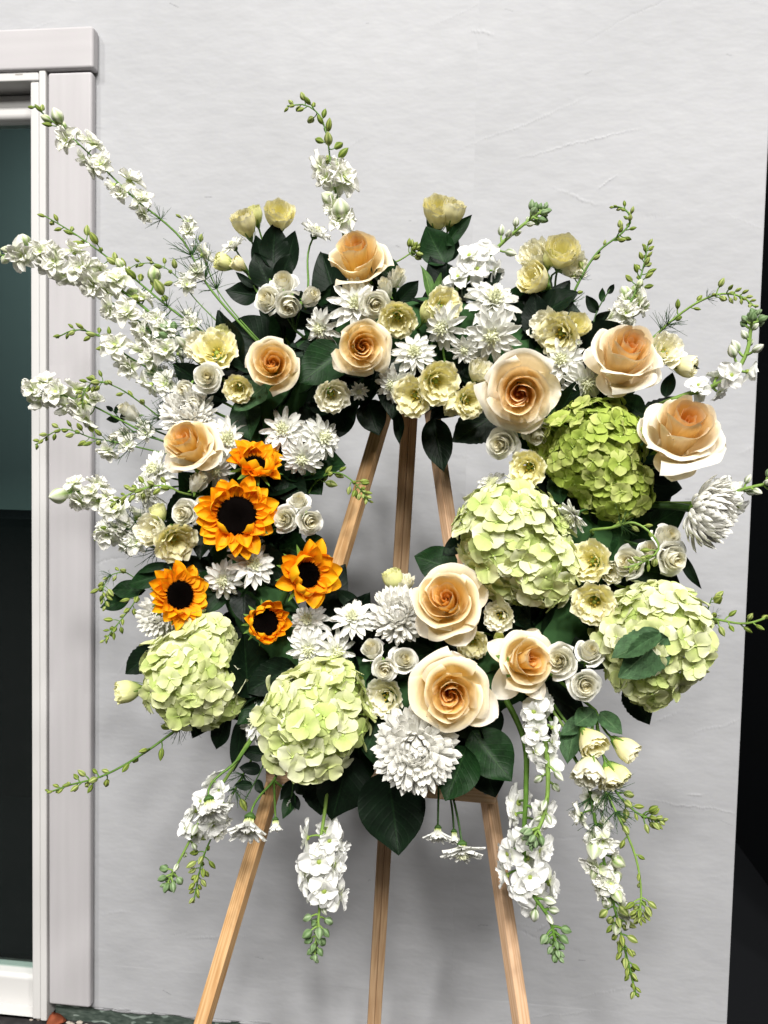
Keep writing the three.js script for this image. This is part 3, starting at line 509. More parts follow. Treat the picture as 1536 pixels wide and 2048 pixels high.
// ---------------------------------------------------------------- the wreath: ring and leaves
{
  const g = new THREE.TorusGeometry(RING, 0.042, 14, 90), p = g.attributes.position, v = V(0, 0, 0);
  for (let i = 0; i < p.count; i++) { v.fromBufferAttribute(p, i); const n = 1 + 0.012 * n2(v.x * 60, v.y * 60, v.z * 60); p.setXYZ(i, v.x * n, v.y * n, v.z * (1 + 0.1 * n2(v.x * 40, v.y * 40, 3))); }
  g.computeVertexNormals();
  const ring = part('wreath_ring', g, M.foam, scene); ring.position.copy(WC).addScaledVector(WN, -0.015); ring.quaternion.setFromUnitVectors(V(0, 0, 1), WN);
  tag(ring, 'dark green foam ring holding the flowers on the easel', 'wreath');
}
const wreathX = V(1, 0, 0).addScaledVector(WN, -WN.x).normalize(), wreathY = WN.clone().cross(wreathX);
function leafThing(label, group, a, b, shape, mat, roll = 0, face, k = 0) {
  const g = part(numbered({ toothed: 'toothed_leaf', slim: 'slim_leaf', broad: 'broad_leaf', oval: 'oval_leaf' }[shape]), LEAF[shape][k % LEAF[shape].length], mat, scene); tag(g, label, 'leaf', group);
  return aimLeaf(g, a, b, face ?? CAM.clone().sub(a).normalize(), roll);
}
const LANDMARKS = [
  [715, 530, 'the topmost peach rose'], [548, 733, 'the peach rose with the matte leaf'], [382, 890, 'the rose above the sunflowers'], [1042, 780, 'the largest peach rose'], [1246, 722, 'the tilted upper right rose'],
  [1362, 872, 'the outermost peach rose'], [900, 1205, 'the rose below the opening'], [900, 1385, 'the pointed petal rose'], [1047, 1325, 'the small deep orange rose'], [474, 1032, 'the largest sunflower'], [358, 1190, 'the sideways sunflower'],
  [613, 1150, 'the ragged sunflower'], [530, 1245, 'the smallest sunflower'], [1190, 900, 'the lime hydrangea'], [1030, 1085, 'the hydrangea in the opening'], [1310, 1290, 'the leaf topped hydrangea'], [385, 1345, 'the yellowish hydrangea'],
  [628, 1440, 'the lowest hydrangea'], [832, 1497, 'the big white chrysanthemum'], [1400, 1015, 'the shaggy chrysanthemum'], [985, 640, 'the crown daisies'], [850, 790, 'the cream blooms above the opening'], [1110, 520, 'the clear standing cream cluster'],
  [1190, 1165, 'the cream group between hydrangeas'], [604, 890, 'the inner rim daisies'], [1185, 1500, 'the drooping cream lisianthus'],
];
seedTo(600);
for (let i = 0; i < 285; i++) {                                     // foliage tucked all round the ring
  const th = i * GA, ra = rr(-0.055, 0.055), c = WC.clone().addScaledVector(wreathX, Math.cos(th) * (RING + ra)).addScaledVector(wreathY, Math.sin(th) * (RING + ra));
  const a = c.clone().addScaledVector(WN, rr(-0.012, 0.028)), out = ra / 0.055;
  const rdir = wreathX.clone().multiplyScalar(Math.cos(th)).addScaledVector(wreathY, Math.sin(th)), tdir = wreathX.clone().multiplyScalar(-Math.sin(th)).addScaledVector(wreathY, Math.cos(th));
  const L = rr(0.055, 0.095), d = rdir.clone().multiplyScalar(out * 1.0 + rr(-0.3, 0.5)).addScaledVector(tdir, rr(-1, 1)).addScaledVector(WN, rr(-0.35, 0.25)).normalize();
  const shape = rnd() < 0.62 ? 'oval' : rnd() < 0.5 ? 'broad' : 'toothed';
  const near = LANDMARKS.reduce((m, l) => { const q = at(l[0], l[1], 0.05).distanceTo(a); return q < m[0] ? [q, l[2]] : m; }, [9, ''])[1];
  leafThing(`dark ${shape} leaf tucked in beside ${near}`, `dark ${shape} leaves beside ${near}`, a, a.clone().addScaledVector(d, L), shape, M.leafMix[(rnd() * 5) | 0], rr(-0.7, 0.7), WN.clone().addScaledVector(rdir, 0.4), i);
}
// leaves that show singly: label, base px, tip px, shape, material, roll
[
  ['oval dark green leaf hanging below the ring over the right easel leg top', 866, 838, -0.0, 888, 945, 0.0, 'oval', 'leafDark', 0.1],
  ['toothed dark leaf jutting into the ring opening under the cream blooms', 1000, 822, 0.0, 903, 885, 0.02, 'toothed', 'leafDark', 0.2],
  ['dark leaf pointing down over the top of the left easel leg', 735, 800, 0.0, 758, 872, 0.0, 'broad', 'leafDark', 0.1],
  ['dark leaf lying at the upper rim of the ring opening', 690, 790, 0.0, 640, 885, 0.0, 'broad', 'leafDark', 0.3],
  ['curled narrow dark leaf beside the top of the back leg', 790, 815, 0.0, 801, 888, 0.01, 'slim', 'leafDark', 0.5],
  ['broad matte leaf between two peach roses on the upper ring', 690, 695, 0.04, 598, 768, 0.055, 'broad', 'leafMid', 0.35],
  ['green leaf lying over the top of the low central peach rose', 915, 1140, 0.02, 828, 1112, 0.03, 'broad', 'leafMid', 0.2],
  ['dark leaf at the inner rim behind the pale hydrangea', 935, 1075, 0.01, 884, 1112, 0.02, 'oval', 'leafDark', 0.2],
  ['dark leaf standing beside the large sunflower towards the opening', 555, 940, 0.02, 612, 1000, 0.03, 'broad', 'leafDark', 0.2],
  ['small oval leaf under the three white roses by the sunflower', 610, 1078, 0.05, 652, 1087, 0.06, 'oval', 'leafMid', 0],
  ['very large dark pointed leaf hanging lowest from the wreath', 772, 1540, 0.02, 797, 1712, 0.01, 'broad', 'leafDark', 0.15],
  ['large dark leaf hanging under the pale hydrangea at the ring foot', 700, 1510, 0.01, 664, 1642, 0.0, 'broad', 'leafDark', -0.25],
  ['toothed dark leaf hanging under the lowest pale hydrangea', 625, 1520, 0.01, 642, 1632, 0.0, 'toothed', 'leafDark', 0.2],
  ['glossy green heart shaped leaf hanging beside the big white chrysanthemum', 932, 1492, 0.07, 890, 1602, 0.075, 'broad', 'leafMid', 0.15],
  ['glossy broad leaf over the end of the easel ledge', 945, 1462, 0.04, 1025, 1565, 0.045, 'broad', 'leafMid', -0.2],
  ['dark leaf behind the glossy leaves at the ledge end', 960, 1500, 0.01, 990, 1595, 0.0, 'broad', 'leafDark', 0],
  ['toothed dark leaf hanging from under the outer pale hydrangea', 1255, 1370, 0.02, 1299, 1450, 0.01, 'toothed', 'leafDark', 0.1],
  ['long dark leaf beside the outer white spray roses', 1362, 1105, 0.03, 1398, 1182, 0.02, 'slim', 'leafDark', 0.2],
  ['grey green leaf lying over the outer pale hydrangea', 1318, 1262, 0.115, 1222, 1318, 0.128, 'toothed', 'leafGrey', 0.7],
  ['second grey green leaf lying low over the outer pale hydrangea', 1335, 1275, 0.11, 1236, 1356, 0.118, 'toothed', 'leafGrey', -0.5],
  ['dark leaf at the outer edge behind the lower left hydrangea', 318, 1292, 0.0, 250, 1348, 0.0, 'toothed', 'leafDark', 0.2],
  ['toothed leaf standing upright between the two lower hydrangeas', 500, 1395, 0.03, 488, 1262, 0.05, 'toothed', 'leafDark', 0.5],
  ['dark leaf spreading behind the lowest hydrangea', 590, 1330, 0.03, 490, 1385, 0.03, 'toothed', 'leafDark', 0.2],
  ['dark leaf under the lower left hydrangea', 420, 1400, 0.01, 385, 1478, 0.01, 'oval', 'leafDark', 0.2],
  ['drooping dark leaf between the lower hydrangeas', 455, 1425, 0.01, 432, 1500, 0.0, 'oval', 'leafDark', 0.5],
  ['drooping narrow dark leaf below the lower hydrangeas', 480, 1440, 0.01, 470, 1545, 0.0, 'slim', 'leafDark', 0.3],
  ['slim leaf pair member at the outer edge above the lower left sunflower', 340, 1130, 0.02, 272, 1142, 0.02, 'slim', 'leafMid', 0.3],
  ['lower slim leaf at the outer edge by the lower left sunflower', 320, 1150, 0.02, 255, 1170, 0.02, 'oval', 'leafMid', 0.4],
  ['dark leaf behind the curl of buds by the lower left sunflower', 290, 1180, 0.0, 222, 1180, 0.0, 'oval', 'leafMid', 0.4],
  ['small leaf lowest in the curl of buds by the lower left sunflower', 262, 1190, 0.0, 200, 1215, 0.0, 'oval', 'leafMid', 0.4],
  ['dark leaf beneath the topmost peach rose', 700, 570, 0.01, 640, 610, 0.02, 'oval', 'leafDark', 0.2],
  ['small leaf beside the cluster of white roses at the top', 630, 610, 0.03, 662, 578, 0.035, 'oval', 'leafMid', 0.3],
  ['dark leaf beside the uppermost pair of white roses', 790, 610, 0.02, 838, 560, 0.02, 'oval', 'leafDark', 0.3],
  ['large dark leaf between the feathery stems and the upper peach rose', 545, 690, 0.0, 448, 655, 0.0, 'broad', 'leafDark', 0.2],
  ['dark leaf under the cream bud stalks', 520, 590, 0.0, 450, 580, 0.0, 'oval', 'leafDark', 0.2],
  ['dark leaf left of the upper right cream cluster', 1020, 640, 0.0, 1045, 700, 0.0, 'oval', 'leafDark', 0.1],
  ['dark leaf under the upper right cream cluster', 1120, 620, 0.0, 1025, 600, 0.01, 'oval', 'leafDark', 0.2],
  ['dark leaf right of the upper right cream cluster', 1100, 620, 0.01, 1145, 600, 0.01, 'oval', 'leafDark', 0.2],
  ['pointed dark leaf between the biggest peach rose and the daisies', 1060, 720, 0.02, 1058, 655, 0.03, 'oval', 'leafDark', 0.1],
  ['dark leaf standing between the two right peach roses', 1120, 830, 0.04, 1155, 760, 0.06, 'oval', 'leafDark', 0.3],
  ['dark leaf between the lime hydrangea and the outermost peach rose', 1290, 830, 0.03, 1240, 795, 0.05, 'broad', 'leafMid', 0.4],
  ['dark leaf below the outer cream bud', 1330, 795, 0.03, 1345, 745, 0.05, 'oval', 'leafDark', 0.2],
  ['small leaf at the inner edge of the lime hydrangea', 1110, 950, 0.03, 1125, 1010, 0.05, 'toothed', 'leafMid', 0.2],
  ['dark leaf between the outer white roses and pale hydrangea', 1210, 1060, 0.02, 1222, 1110, 0.03, 'broad', 'leafMid', 0.2],
  ['light green narrow leaf standing behind the cream blooms at the top', 862, 605, 0.0, 846, 528, 0.0, 'slim', 'leafLight', 0.5],
  ['second light green narrow leaf standing behind the cream blooms', 864, 605, 0.0, 880, 545, 0.0, 'slim', 'leafLight', -0.5],
  ['dark leaf folded under the single cream bloom by the upper left peach rose', 480, 795, 0.04, 500, 880, 0.04, 'broad', 'leafMid', 0.5],
  ['grey green leaf curling by the single cream bloom', 530, 770, 0.05, 468, 822, 0.06, 'broad', 'leafGrey', 0.6],
  ['large dark leaf at the ring shoulder behind the hole side daisies', 600, 810, 0.0, 690, 850, 0.0, 'broad', 'leafDark', 0.1],
  ['dark leaf lying at the lower rim of the opening', 720, 1215, 0.02, 672, 1180, 0.03, 'oval', 'leafDark', 0.2],
].forEach(([label, x0, y0, o0, x1, y1, o1, shape, mat, roll], i) => leafThing(label, 'leaves that stand out from the wreath', at(x0, y0, o0), at(x1, y1, o1), shape, M[mat], roll, null, i));
// two rose-leaf sprigs
[['small sprig of dark rose leaves rising beside the right upper peach rose', [[1180, 660], [1195, 620], [1222, 575]], [[1195, 625, 1172, 590], [1205, 605, 1205, 575], [1216, 588, 1228, 568], [1190, 640, 1222, 622], [1180, 655, 1140, 622]]],
 ['small sprig of leaves at the outer left edge above a half hidden white rose', [[262, 860], [240, 838], [225, 820]], [[240, 838, 212, 838], [232, 828, 236, 808], [226, 822, 212, 812], [245, 842, 250, 816]]],
 ['leafy sprig hanging under the lower hydrangeas beside the ledge', [[540, 1500], [520, 1545], [490, 1600]], [[535, 1510, 480, 1500], [530, 1525, 560, 1550], [522, 1540, 478, 1535], [512, 1560, 530, 1590], [505, 1570, 468, 1570]]],
 ['lobed chrysanthemum leaves hanging beside the left end of the ledge', [[590, 1540], [585, 1580], [580, 1620]], [[588, 1560, 560, 1600], [585, 1580, 565, 1638], [586, 1590, 598, 1620], [590, 1570, 612, 1590]]],
].forEach(([label, pts, leaves]) => {
  const P = pts.map(([x, y]) => at(x, y, 0.015)), root = P[0].clone(), g = thing('leaf_sprig', label, 'sprig', null, root);
  P.unshift(nearestOnRing(root)); part('stem', tube(new THREE.CatmullRomCurve3(P.map((p) => p.sub(root))), 14, 0.0015, 0.0008, 5), M.stemDark, g);
  leaves.forEach(([x0, y0, x1, y1], k) => { const a = at(x0, y0, 0.015), m = part('leaf', LEAF.oval[k % 4], M.leafMix[(k * 2) % 5], g); aimLeaf(m, a, at(x1, y1, 0.02), CAM.clone().sub(a).normalize(), k % 2 ? 0.5 : -0.3); m.position.sub(root); });
});
// ---------------------------------------------------------------- hydrangeas
function hydrangea(label, lobes, set, n, fl) {
  const L = lobes.map(([x, y, off, r]) => { const p = at(x, y, off); return { p, r: metres(r * 1.05, p) }; }), root = L[0].p.clone(), g = thing('hydrangea', label, 'hydrangea', 'hydrangea heads', root);
  seedTo(Math.round(root.x * 1000 + 900));
  const toCam = CAM.clone().sub(root).normalize(), kinds = HYD[set], spots = [], size = metres(fl * 1.1, root);
  L.forEach((l, li) => { const N = Math.round(0.85 * n * (l.r / L[0].r) ** 2); for (let i = 0; i < N; i++) { const y = 1 - (2 * (i + 0.5)) / N, s = Math.sqrt(1 - y * y), a = i * GA + li, d = V(Math.cos(a) * s, y, Math.sin(a) * s); if (d.dot(toCam) < -0.3) continue; const p = l.p.clone().addScaledVector(d, l.r * rr(0.8, 1.07)); if (L.some((m) => m !== l && m.p.distanceTo(p) < m.r * 0.9)) continue; spots.push([p, d, l]); } });
  const twigs = [];
  spots.forEach(([p, d, l]) => {
    const f = part('floret', eyeGeo, M.eye, g), R = size * rr(0.82, 1.15); f.position.copy(p).sub(root); f.scale.setScalar(R);
    const dd = d.clone().add(V(rr(-0.45, 0.45), rr(-0.25, 0.55), rr(-0.3, 0.45))).normalize();
    f.quaternion.setFromUnitVectors(YUP, dd).multiply(new THREE.Quaternion().setFromAxisAngle(YUP, rr(0, 6)));
    const tone = (rnd() * kinds.length) | 0;
    for (let k = 0; k < 4; k++) { const m = part('petal', kinds[rnd() < 0.6 ? tone : (rnd() * kinds.length) | 0], M.hyd, f); m.scale.setScalar(rr(0.88, 1.12)); twist(m, k * 1.5708 + rr(-0.14, 0.14), rr(-0.22, 0.3)); }
    twigs.push(tube(new THREE.LineCurve3(f.position.clone(), l.p.clone().lerp(p, 0.25).sub(root)), 2, 0.0007, 0.0012, 4));
  });
  part('flower_stalks', mergeGeometries(twigs), M.stemPale, g).userData.kind = 'stuff';
  const end = nearestOnRing(root).sub(root); part('stem', tube(stemCurve(V(0, 0, 0), end.clone().normalize(), end), 6, 0.004, 0.004, 7), M.stemPale, g);
}
hydrangea('vivid lime green hydrangea head tucked under the outermost peach roses', [[1185, 895, 0.04, 88], [1232, 975, 0.035, 60], [1105, 882, 0.025, 40]], 'lime', 235, 20);
hydrangea('pale green hydrangea head bulging into the ring opening', [[1018, 1070, 0.05, 96], [1072, 1125, 0.05, 74], [1010, 1160, 0.04, 38]], 'pale', 205, 24.5);
hydrangea('pale green hydrangea head with a grey leaf lying over it', [[1312, 1270, 0.05, 96], [1295, 1340, 0.045, 62], [1240, 1268, 0.04, 40]], 'pale', 190, 25);
hydrangea('yellowish green hydrangea head below the two lower left sunflowers', [[385, 1352, 0.045, 90], [410, 1290, 0.05, 52], [445, 1385, 0.03, 40]], 'pale', 215, 22.5);
hydrangea('lowest pale green hydrangea head beside the big white chrysanthemum', [[628, 1440, 0.055, 94], [655, 1390, 0.055, 66]], 'pale', 160, 28);

// ---------------------------------------------------------------- peach roses
const rose = (label, spec, seed, o = {}, n = 22, loose = []) => { const g =  single('peach_rose', label, 'rose', 'peach roses', spec, (g) => roseInto(g, seed, n, seed >= 15 && seed <= 17 ? PALE : PEACH, o)); for (const l of loose) loosePetal(g, ...l); };
rose('peach rose seen from the side at the very top of the wreath', [715, 527, 0.05, 66, 95, 48, 1], 11, { open: 0.95, tall: 1.1, curl: 0.8 });
rose('peach rose facing out directly below the topmost rose', [722, 694, 0.085, 59, 20, 8, 0.4], 12, { curl: 0.9 }, 22, [[668, 738, 0.07, 0.42], [780, 668, 0.07, 0.4]]);
rose('peach rose with a matte leaf along its inner side', [546, 732, 0.08, 57, 100, 14, 2], 13, { curl: 0.8 });
rose('peach rose above the half hidden sunflower', [382, 893, 0.075, 61, 125, 38, 0.7], 14, { open: 0.95, tall: 1.1 }, 22, [[330, 935, 0.07, 0.5], [440, 925, 0.08, 0.5]]);
rose('largest pale edged peach rose with an orange heart above the white rose', [1042, 782, 0.09, 79, 260, 10, 1.2], 15, { curl: 0.9, open: 1.02 }, 23, [[960, 798, 0.075, 0.5], [1060, 705, 0.07, 0.5], [1122, 790, 0.075, 0.5], [1055, 868, 0.08, 0.5]]);
rose('peach rose tilted up between the largest rose and outer cream bloom', [1246, 722, 0.075, 76, 65, 40, 3], 16, { open: 1, tall: 1.1, curl: 0.8 }, 24, [[1170, 700, 0.06, 0.5], [1215, 792, 0.075, 0.45], [1322, 760, 0.07, 0.45]]);
rose('outermost peach rose overhanging the shaggy side facing chrysanthemum', [1362, 872, 0.085, 84, 70, 40, 0.2], 17, { open: 1, tall: 1.1, curl: 0.9 }, 24, [[1280, 838, 0.07, 0.5], [1345, 962, 0.085, 0.5], [1452, 895, 0.08, 0.4]]);
rose('peach rose facing out below the ring opening', [896, 1205, 0.085, 75, 120, 16, 2.4], 18, { curl: 0.95 }, 24, [[976, 1180, 0.07, 0.42], [930, 1292, 0.08, 0.5], [838, 1270, 0.075, 0.45]]);
rose('peach rose with one long pointed petal above the big white chrysanthemum', [900, 1385, 0.1, 78, 280, 10, 0.0], 19, { curl: 1 }, 23, [[996, 1434, 0.085, 0.55], [905, 1302, 0.08, 0.5, 0.2], [830, 1350, 0.08, 0.45]]);
rose('small deep orange peach rose beside the three white spray roses', [1047, 1325, 0.085, 62, 10, 26, 1.5], 20, { open: 0.92, tall: 1.15, curl: 1 }, 22, [[975, 1285, 0.06, 0.42], [990, 1398, 0.07, 0.5], [1085, 1398, 0.075, 0.42], [1075, 1258, 0.06, 0.4]]);

// ---------------------------------------------------------------- sunflowers
const sun = (label, spec, seed, o) => single('sunflower', label, 'sunflower', 'orange sunflowers', spec, (g) => sunInto(g, seed, o), 0.0045, -0.3);
sun('fully open sunflower with a black disc, largest of the five', [474, 1032, 0.085, 84, 80, 8, 0.3], 31, { curled: 0.25, disc: 0.48 });
sun('half hidden upward tilted sunflower under the peach rose', [512, 932, 0.055, 66, 70, 50, 1.2], 32, { curled: 0.3, el: [0.35, 0.7], disc: 0.4, len: 0.62 });
sun('sunflower turned sideways above the yellowish green hydrangea', [358, 1190, 0.075, 72, 10, 28, 2], 33, { curled: 0.08, el: [0.1, 0.45], disc: 0.42, n: [20, 17] });
sun('sunflower with broad ragged petals against the left easel leg', [613, 1150, 0.075, 76, 350, 22, 0.2], 34, { curled: 0.28, el: [0.1, 0.5], disc: 0.36, n: [13, 9], len: 0.68 });
sun('smallest sunflower with tightly curled petals', [530, 1245, 0.06, 56, 0, 18, 1], 35, { curled: 0.95, disc: 0.5, n: [12, 9], el: [0.2, 0.5], len: 0.6 });

// ---------------------------------------------------------------- large white chrysanthemums
const mum = (label, spec, seed, o) => single('white_chrysanthemum', label, 'chrysanthemum', 'large white chrysanthemums', spec, (g) => mumInto(g, seed, o), 0.0045, -0.1);
mum('big round white chrysanthemum hanging lowest, in front of the ledge', [832, 1497, 0.085, 94, 270, 10], 41, { N: 240 });
mum('shaggy white chrysanthemum facing sideways at the outer edge', [1392, 1020, 0.05, 88, 345, 62], 42, { low: 0.15, flat: 0.85 });
mum('white chrysanthemum half hidden behind the rose below the opening', [798, 1232, 0.045, 66, 110, 20], 43, { N: 190 });
mum('white chrysanthemum behind the rose above the half hidden sunflower', [378, 830, 0.04, 62, 130, 30], 44, { N: 180 });
mum('white chrysanthemum behind the sideways sunflower', [320, 1232, 0.035, 50, 200, 20], 45, { N: 150 });

// ---------------------------------------------------------------- daisy chrysanthemum sprays
const DAISY = [0, 1, 2, 3].map((k) => daisyBloom(700 + k, [0, 0.08, 0.16, 0.1][k])), DCUP = daisyBloom(720, 0.42), DBELL = daisyBloom(722, 0.74), DBUD = daisyBloom(721, 0.97);
const daisies = (label, blooms, o = {}) => spray('daisy_spray', label, 'daisy', 'white daisy sprays', blooms, (kind, i) => (kind === 1 ? DCUP : kind === 3 ? DBELL : kind === 2 ? DBUD : DAISY[(i + blooms.length) % 4]).clone(), { stemAt: -0.15, ...o });
daisies('single white daisy on a bare upright stem beside the topmost rose', [[628, 472, 0.0, 36, 60, 72, 1]], { root: [616, 575, 0.0], mat: M.stem });
daisies('single white daisy leaning away from the cream buds', [[470, 497, 0.0, 28, 120, 70, 1]], { root: [520, 590, 0.0] });
daisies('pair of white daisies under the topmost rose', [[712, 613, 0.055, 56, 90, 20], [646, 655, 0.045, 44, 200, 38]]);
daisies('spray of five white daisies at the crown beside the cream cluster', [[985, 607, 0.045, 60, 70, 42], [985, 668, 0.06, 60, 250, 14], [893, 655, 0.05, 52, 190, 34], [930, 697, 0.06, 32, 250, 20, 1], [828, 708, 0.05, 46, 90, 18]]);
daisies('two white daisies squeezed between the two right upper roses', [[1128, 722, 0.045, 50, 150, 22], [1168, 765, 0.045, 48, 330, 30], [1157, 688, 0.06, 17, 90, 20, 2]]);
daisies('pair of daisies under the rose facing out below the top', [[792, 768, 0.04, 44, 200, 30], [718, 780, 0.04, 22, 270, 20, 1]]);
daisies('three white daisies at the upper inner rim of the opening', [[570, 862, 0.03, 50, 140, 22], [640, 878, 0.03, 50, 20, 34], [604, 915, 0.045, 44, 260, 22]]);
daisies('pair of daisies behind the half hidden sunflower', [[455, 885, 0.035, 56, 90, 20], [432, 940, 0.04, 38, 260, 20]]);
daisies('greyish white daisies between the three lower sunflowers', [[505, 1132, 0.05, 50, 60, 18], [450, 1158, 0.04, 44, 220, 24], [490, 1085, 0.03, 40, 90, 30]]);
daisies('four white daisies at the lower inner rim of the opening', [[706, 1240, 0.05, 48, 100, 34], [618, 1246, 0.03, 46, 120, 34], [618, 1295, 0.05, 46, 250, 18], [668, 1302, 0.05, 46, 330, 24]]);
daisies('pair of daisies at the outer edge beside the curved bud stem', [[318, 945, 0.02, 50, 150, 50], [298, 985, 0.03, 44, 200, 50]]);
daisies('white daisy drooping under the lime hydrangea', [[1152, 1028, 0.06, 40, 215, 55, 1]]);
daisies('small daisy at the inner edge between the hydrangeas', [[985, 970, 0.02, 34, 120, 40]]);
daisies('white daisy peeping between the two lower hydrangeas', [[520, 1442, 0.02, 48, 180, 40]]);
daisies('nodding white daisy hanging among the left hanging stock florets', [[418, 1600, 0.06, 50, 285, 70, 3]], { fork: [475, 1520, 0.03], mat: M.stem });
daisies('nodding white daisy and two buds hanging beside the ledge end', [[500, 1636, 0.05, 54, 262, 70, 3], [551, 1640, 0.01, 30, 275, 78, 2], [585, 1600, 0.0, 30, 270, 30, 2]], { fork: [548, 1560, 0.01], mat: M.stem });
daisies('three nodding daisies hanging below the big white chrysanthemum', [[924, 1690, 0.01, 48, 275, 74, 1], [876, 1656, 0.01, 34, 268, 76, 3], [908, 1664, -0.005, 30, 270, 76, 2]], { fork: [880, 1500, 0.01], mat: M.stemDark });

// ---------------------------------------------------------------- white spray roses
const sprayHead = (seed, o, n) => { const b = new THREE.Mesh(hipGeo, M.calyx); b.name = 'bloom'; b.castShadow = true; const tmp = roseInto(new THREE.Group(), seed, n, IVORY, o); for (const c of [...tmp.children]) if (c.name !== 'calyx') b.add(c); return b; };
const SPRAY = [sprayHead(801, { open: 0.98, tall: 1.05, curl: 0.5, dome: 0.3 }, 25), sprayHead(802, { open: 0.95, tall: 1.1, curl: 0.6, dome: 0.28 }, 26), sprayHead(803, { open: 1, tall: 1, curl: 0.8, dome: 0.32 }, 27), sprayHead(804, { open: 0.75, tall: 1.35, curl: 0.2, dome: 0.25 }, 18)];
const sprayRoses = (label, blooms, o = {}) => spray('spray_rose', label, 'spray rose', 'white spray roses', blooms, (kind, i) => (kind === 3 ? SPRAY[3] : SPRAY[(i + blooms.length) % 3]).clone(), o);
sprayRoses('cluster of four white roses left of the topmost peach rose', [[568, 572, 0.04, 32, 100, 40], [540, 600, 0.05, 32, 150, 35], [577, 606, 0.06, 31, 270, 30], [618, 597, 0.05, 28, 40, 35, 3]], { fork: [590, 660, 0.03] });
sprayRoses('white roses leaning on the topmost peach rose from the cream side', [[792, 560, 0.03, 26, 70, 52, 3], [772, 580, 0.04, 24, 110, 52, 3], [748, 606, 0.065, 32, 300, 18]]);
sprayRoses('white rose and two buds outside the upper left peach rose', [[415, 757, 0.06, 34, 100, 16], [374, 776, 0.05, 22, 200, 40], [393, 800, 0.045, 24, 230, 50]]);
sprayRoses('single small white rose under the peach rose above the sunflowers', [[394, 968, 0.065, 26, 60, 50, 3]]);
sprayRoses('pair of white roses touching the largest sunflower on its outer side', [[372, 1024, 0.06, 29, 190, 30], [408, 1013, 0.045, 24, 120, 40]]);
sprayRoses('three white roses touching the largest sunflower on the opening side', [[572, 1037, 0.065, 30, 170, 18], [617, 1041, 0.065, 31, 320, 20], [598, 1006, 0.05, 24, 90, 45]]);
sprayRoses('two white roses below the largest peach rose', [[1005, 886, 0.06, 34, 200, 20], [1072, 862, 0.05, 32, 280, 40]]);
sprayRoses('white roses at the outer edge under a curl of green buds', [[1330, 1078, 0.045, 34, 40, 38], [1340, 1115, 0.05, 36, 330, 34], [1262, 1126, 0.055, 37, 160, 30], [1300, 1105, 0.04, 28, 90, 30]]);
sprayRoses('three small white roses above the pointed petal rose', [[745, 1302, 0.05, 28, 110, 40], [770, 1336, 0.065, 29, 260, 18], [806, 1322, 0.055, 30, 40, 24]]);
sprayRoses('three greenish white roses beside the small deep orange rose', [[1122, 1322, 0.08, 38, 170, 14], [1178, 1308, 0.065, 32, 60, 32], [1168, 1368, 0.075, 34, 300, 18]]);
sprayRoses('half hidden white rose at the outer left edge by the leaf sprig', [[262, 828, 0.01, 26, 140, 62, 3], [240, 872, 0.01, 20, 200, 70, 3]]);

// ---------------------------------------------------------------- cream lisianthus
const LIS = { o: [lisiBloom(901, 0.8, LT), lisiBloom(902, 0.7, LTw), lisiBloom(903, 0.9, LT)], c: [lisiBloom(904, 0.38, LT), lisiBloom(905, 0.42, LTw)], b: [lisiBloom(906, 0.05, LTg), lisiBloom(907, 0.1, LT)] };
const lisi = (label, blooms, o = {}) => spray('lisianthus_stem', label, 'lisianthus', 'cream lisianthus stems', blooms, (kind, i) => { const s = LIS[kind || 'o']; return s[(i + blooms[0][0]) % s.length].clone(); }, { stemAt: -0.95, mat: M.stem, ...o });
lisi('cream lisianthus and two buds rising on dark leafy stems left of the topmost rose', [[558, 436, -0.0, 43, 80, 52, 'c'], [490, 450, 0.0, 37, 110, 66, 'b'], [510, 432, -0.01, 26, 105, 75, 'b']], { fork: [540, 560, 0.0], leaves: [[540, 555, 0, 512, 470, 0.01, 'oval', 'leafDark', 0.3], [548, 540, 0, 552, 442, 0.012, 'oval', 'leafDark', 0.2], [550, 560, 0, 590, 462, 0.0, 'oval', 'leafDark', -0.4], [540, 575, 0, 508, 505, 0.014, 'broad', 'leafDark', 0.2], [556, 570, 0, 582, 505, 0.012, 'oval', 'leafDark', -0.2]] });
lisi('two greenish lisianthus buds leaning out beside the single daisy', [[450, 526, 0.0, 28, 160, 75, 'b'], [478, 530, 0.0, 22, 140, 75, 'b']], { fork: [510, 575, 0.0], leaves: [[510, 575, 0, 470, 545, 0.01, 'slim', 'leafDark', 0.2], [515, 580, 0, 505, 540, 0.0, 'slim', 'leafDark', 0.2]] });
lisi('tall cream lisianthus standing alone above the crown with two broad leaves', [[878, 428, -0.01, 47, 85, 58, 'c'], [905, 428, 0.0, 36, 75, 72, 'b']], { root: [888, 560, -0.02], fork: [888, 480, -0.01], leaves: [[892, 530, -0.005, 852, 452, 0.01, 'broad', 'leafMid', 0.2], [893, 492, 0.0, 942, 427, -0.01, 'slim', 'leafMid', 0.3], [898, 525, -0.02, 905, 460, -0.02, 'oval', 'leafDark', -0.3], [868, 470, -0.02, 852, 436, -0.02, 'slim', 'leafMid', 0]] });
lisi('cluster of four cream lisianthus blooms standing clear at the upper right', [[1072, 560, 0.03, 45, 150, 46, 'c'], [1072, 515, 0.0, 43, 130, 46, 'c'], [1122, 510, 0.015, 48, 80, 42, 'c'], [1142, 532, 0.0, 38, 20, 50, 'c'], [1100, 520, 0.02, 24, 80, 60, 'b']], { fork: [1108, 610, 0.01] });
lisi('cluster of cream lisianthus just inside the tilted right upper rose', [[1118, 668, 0.05, 48, 200, 30], [1095, 655, 0.035, 44, 150, 45, 'c'], [1152, 655, 0.04, 36, 60, 45, 'c']]);
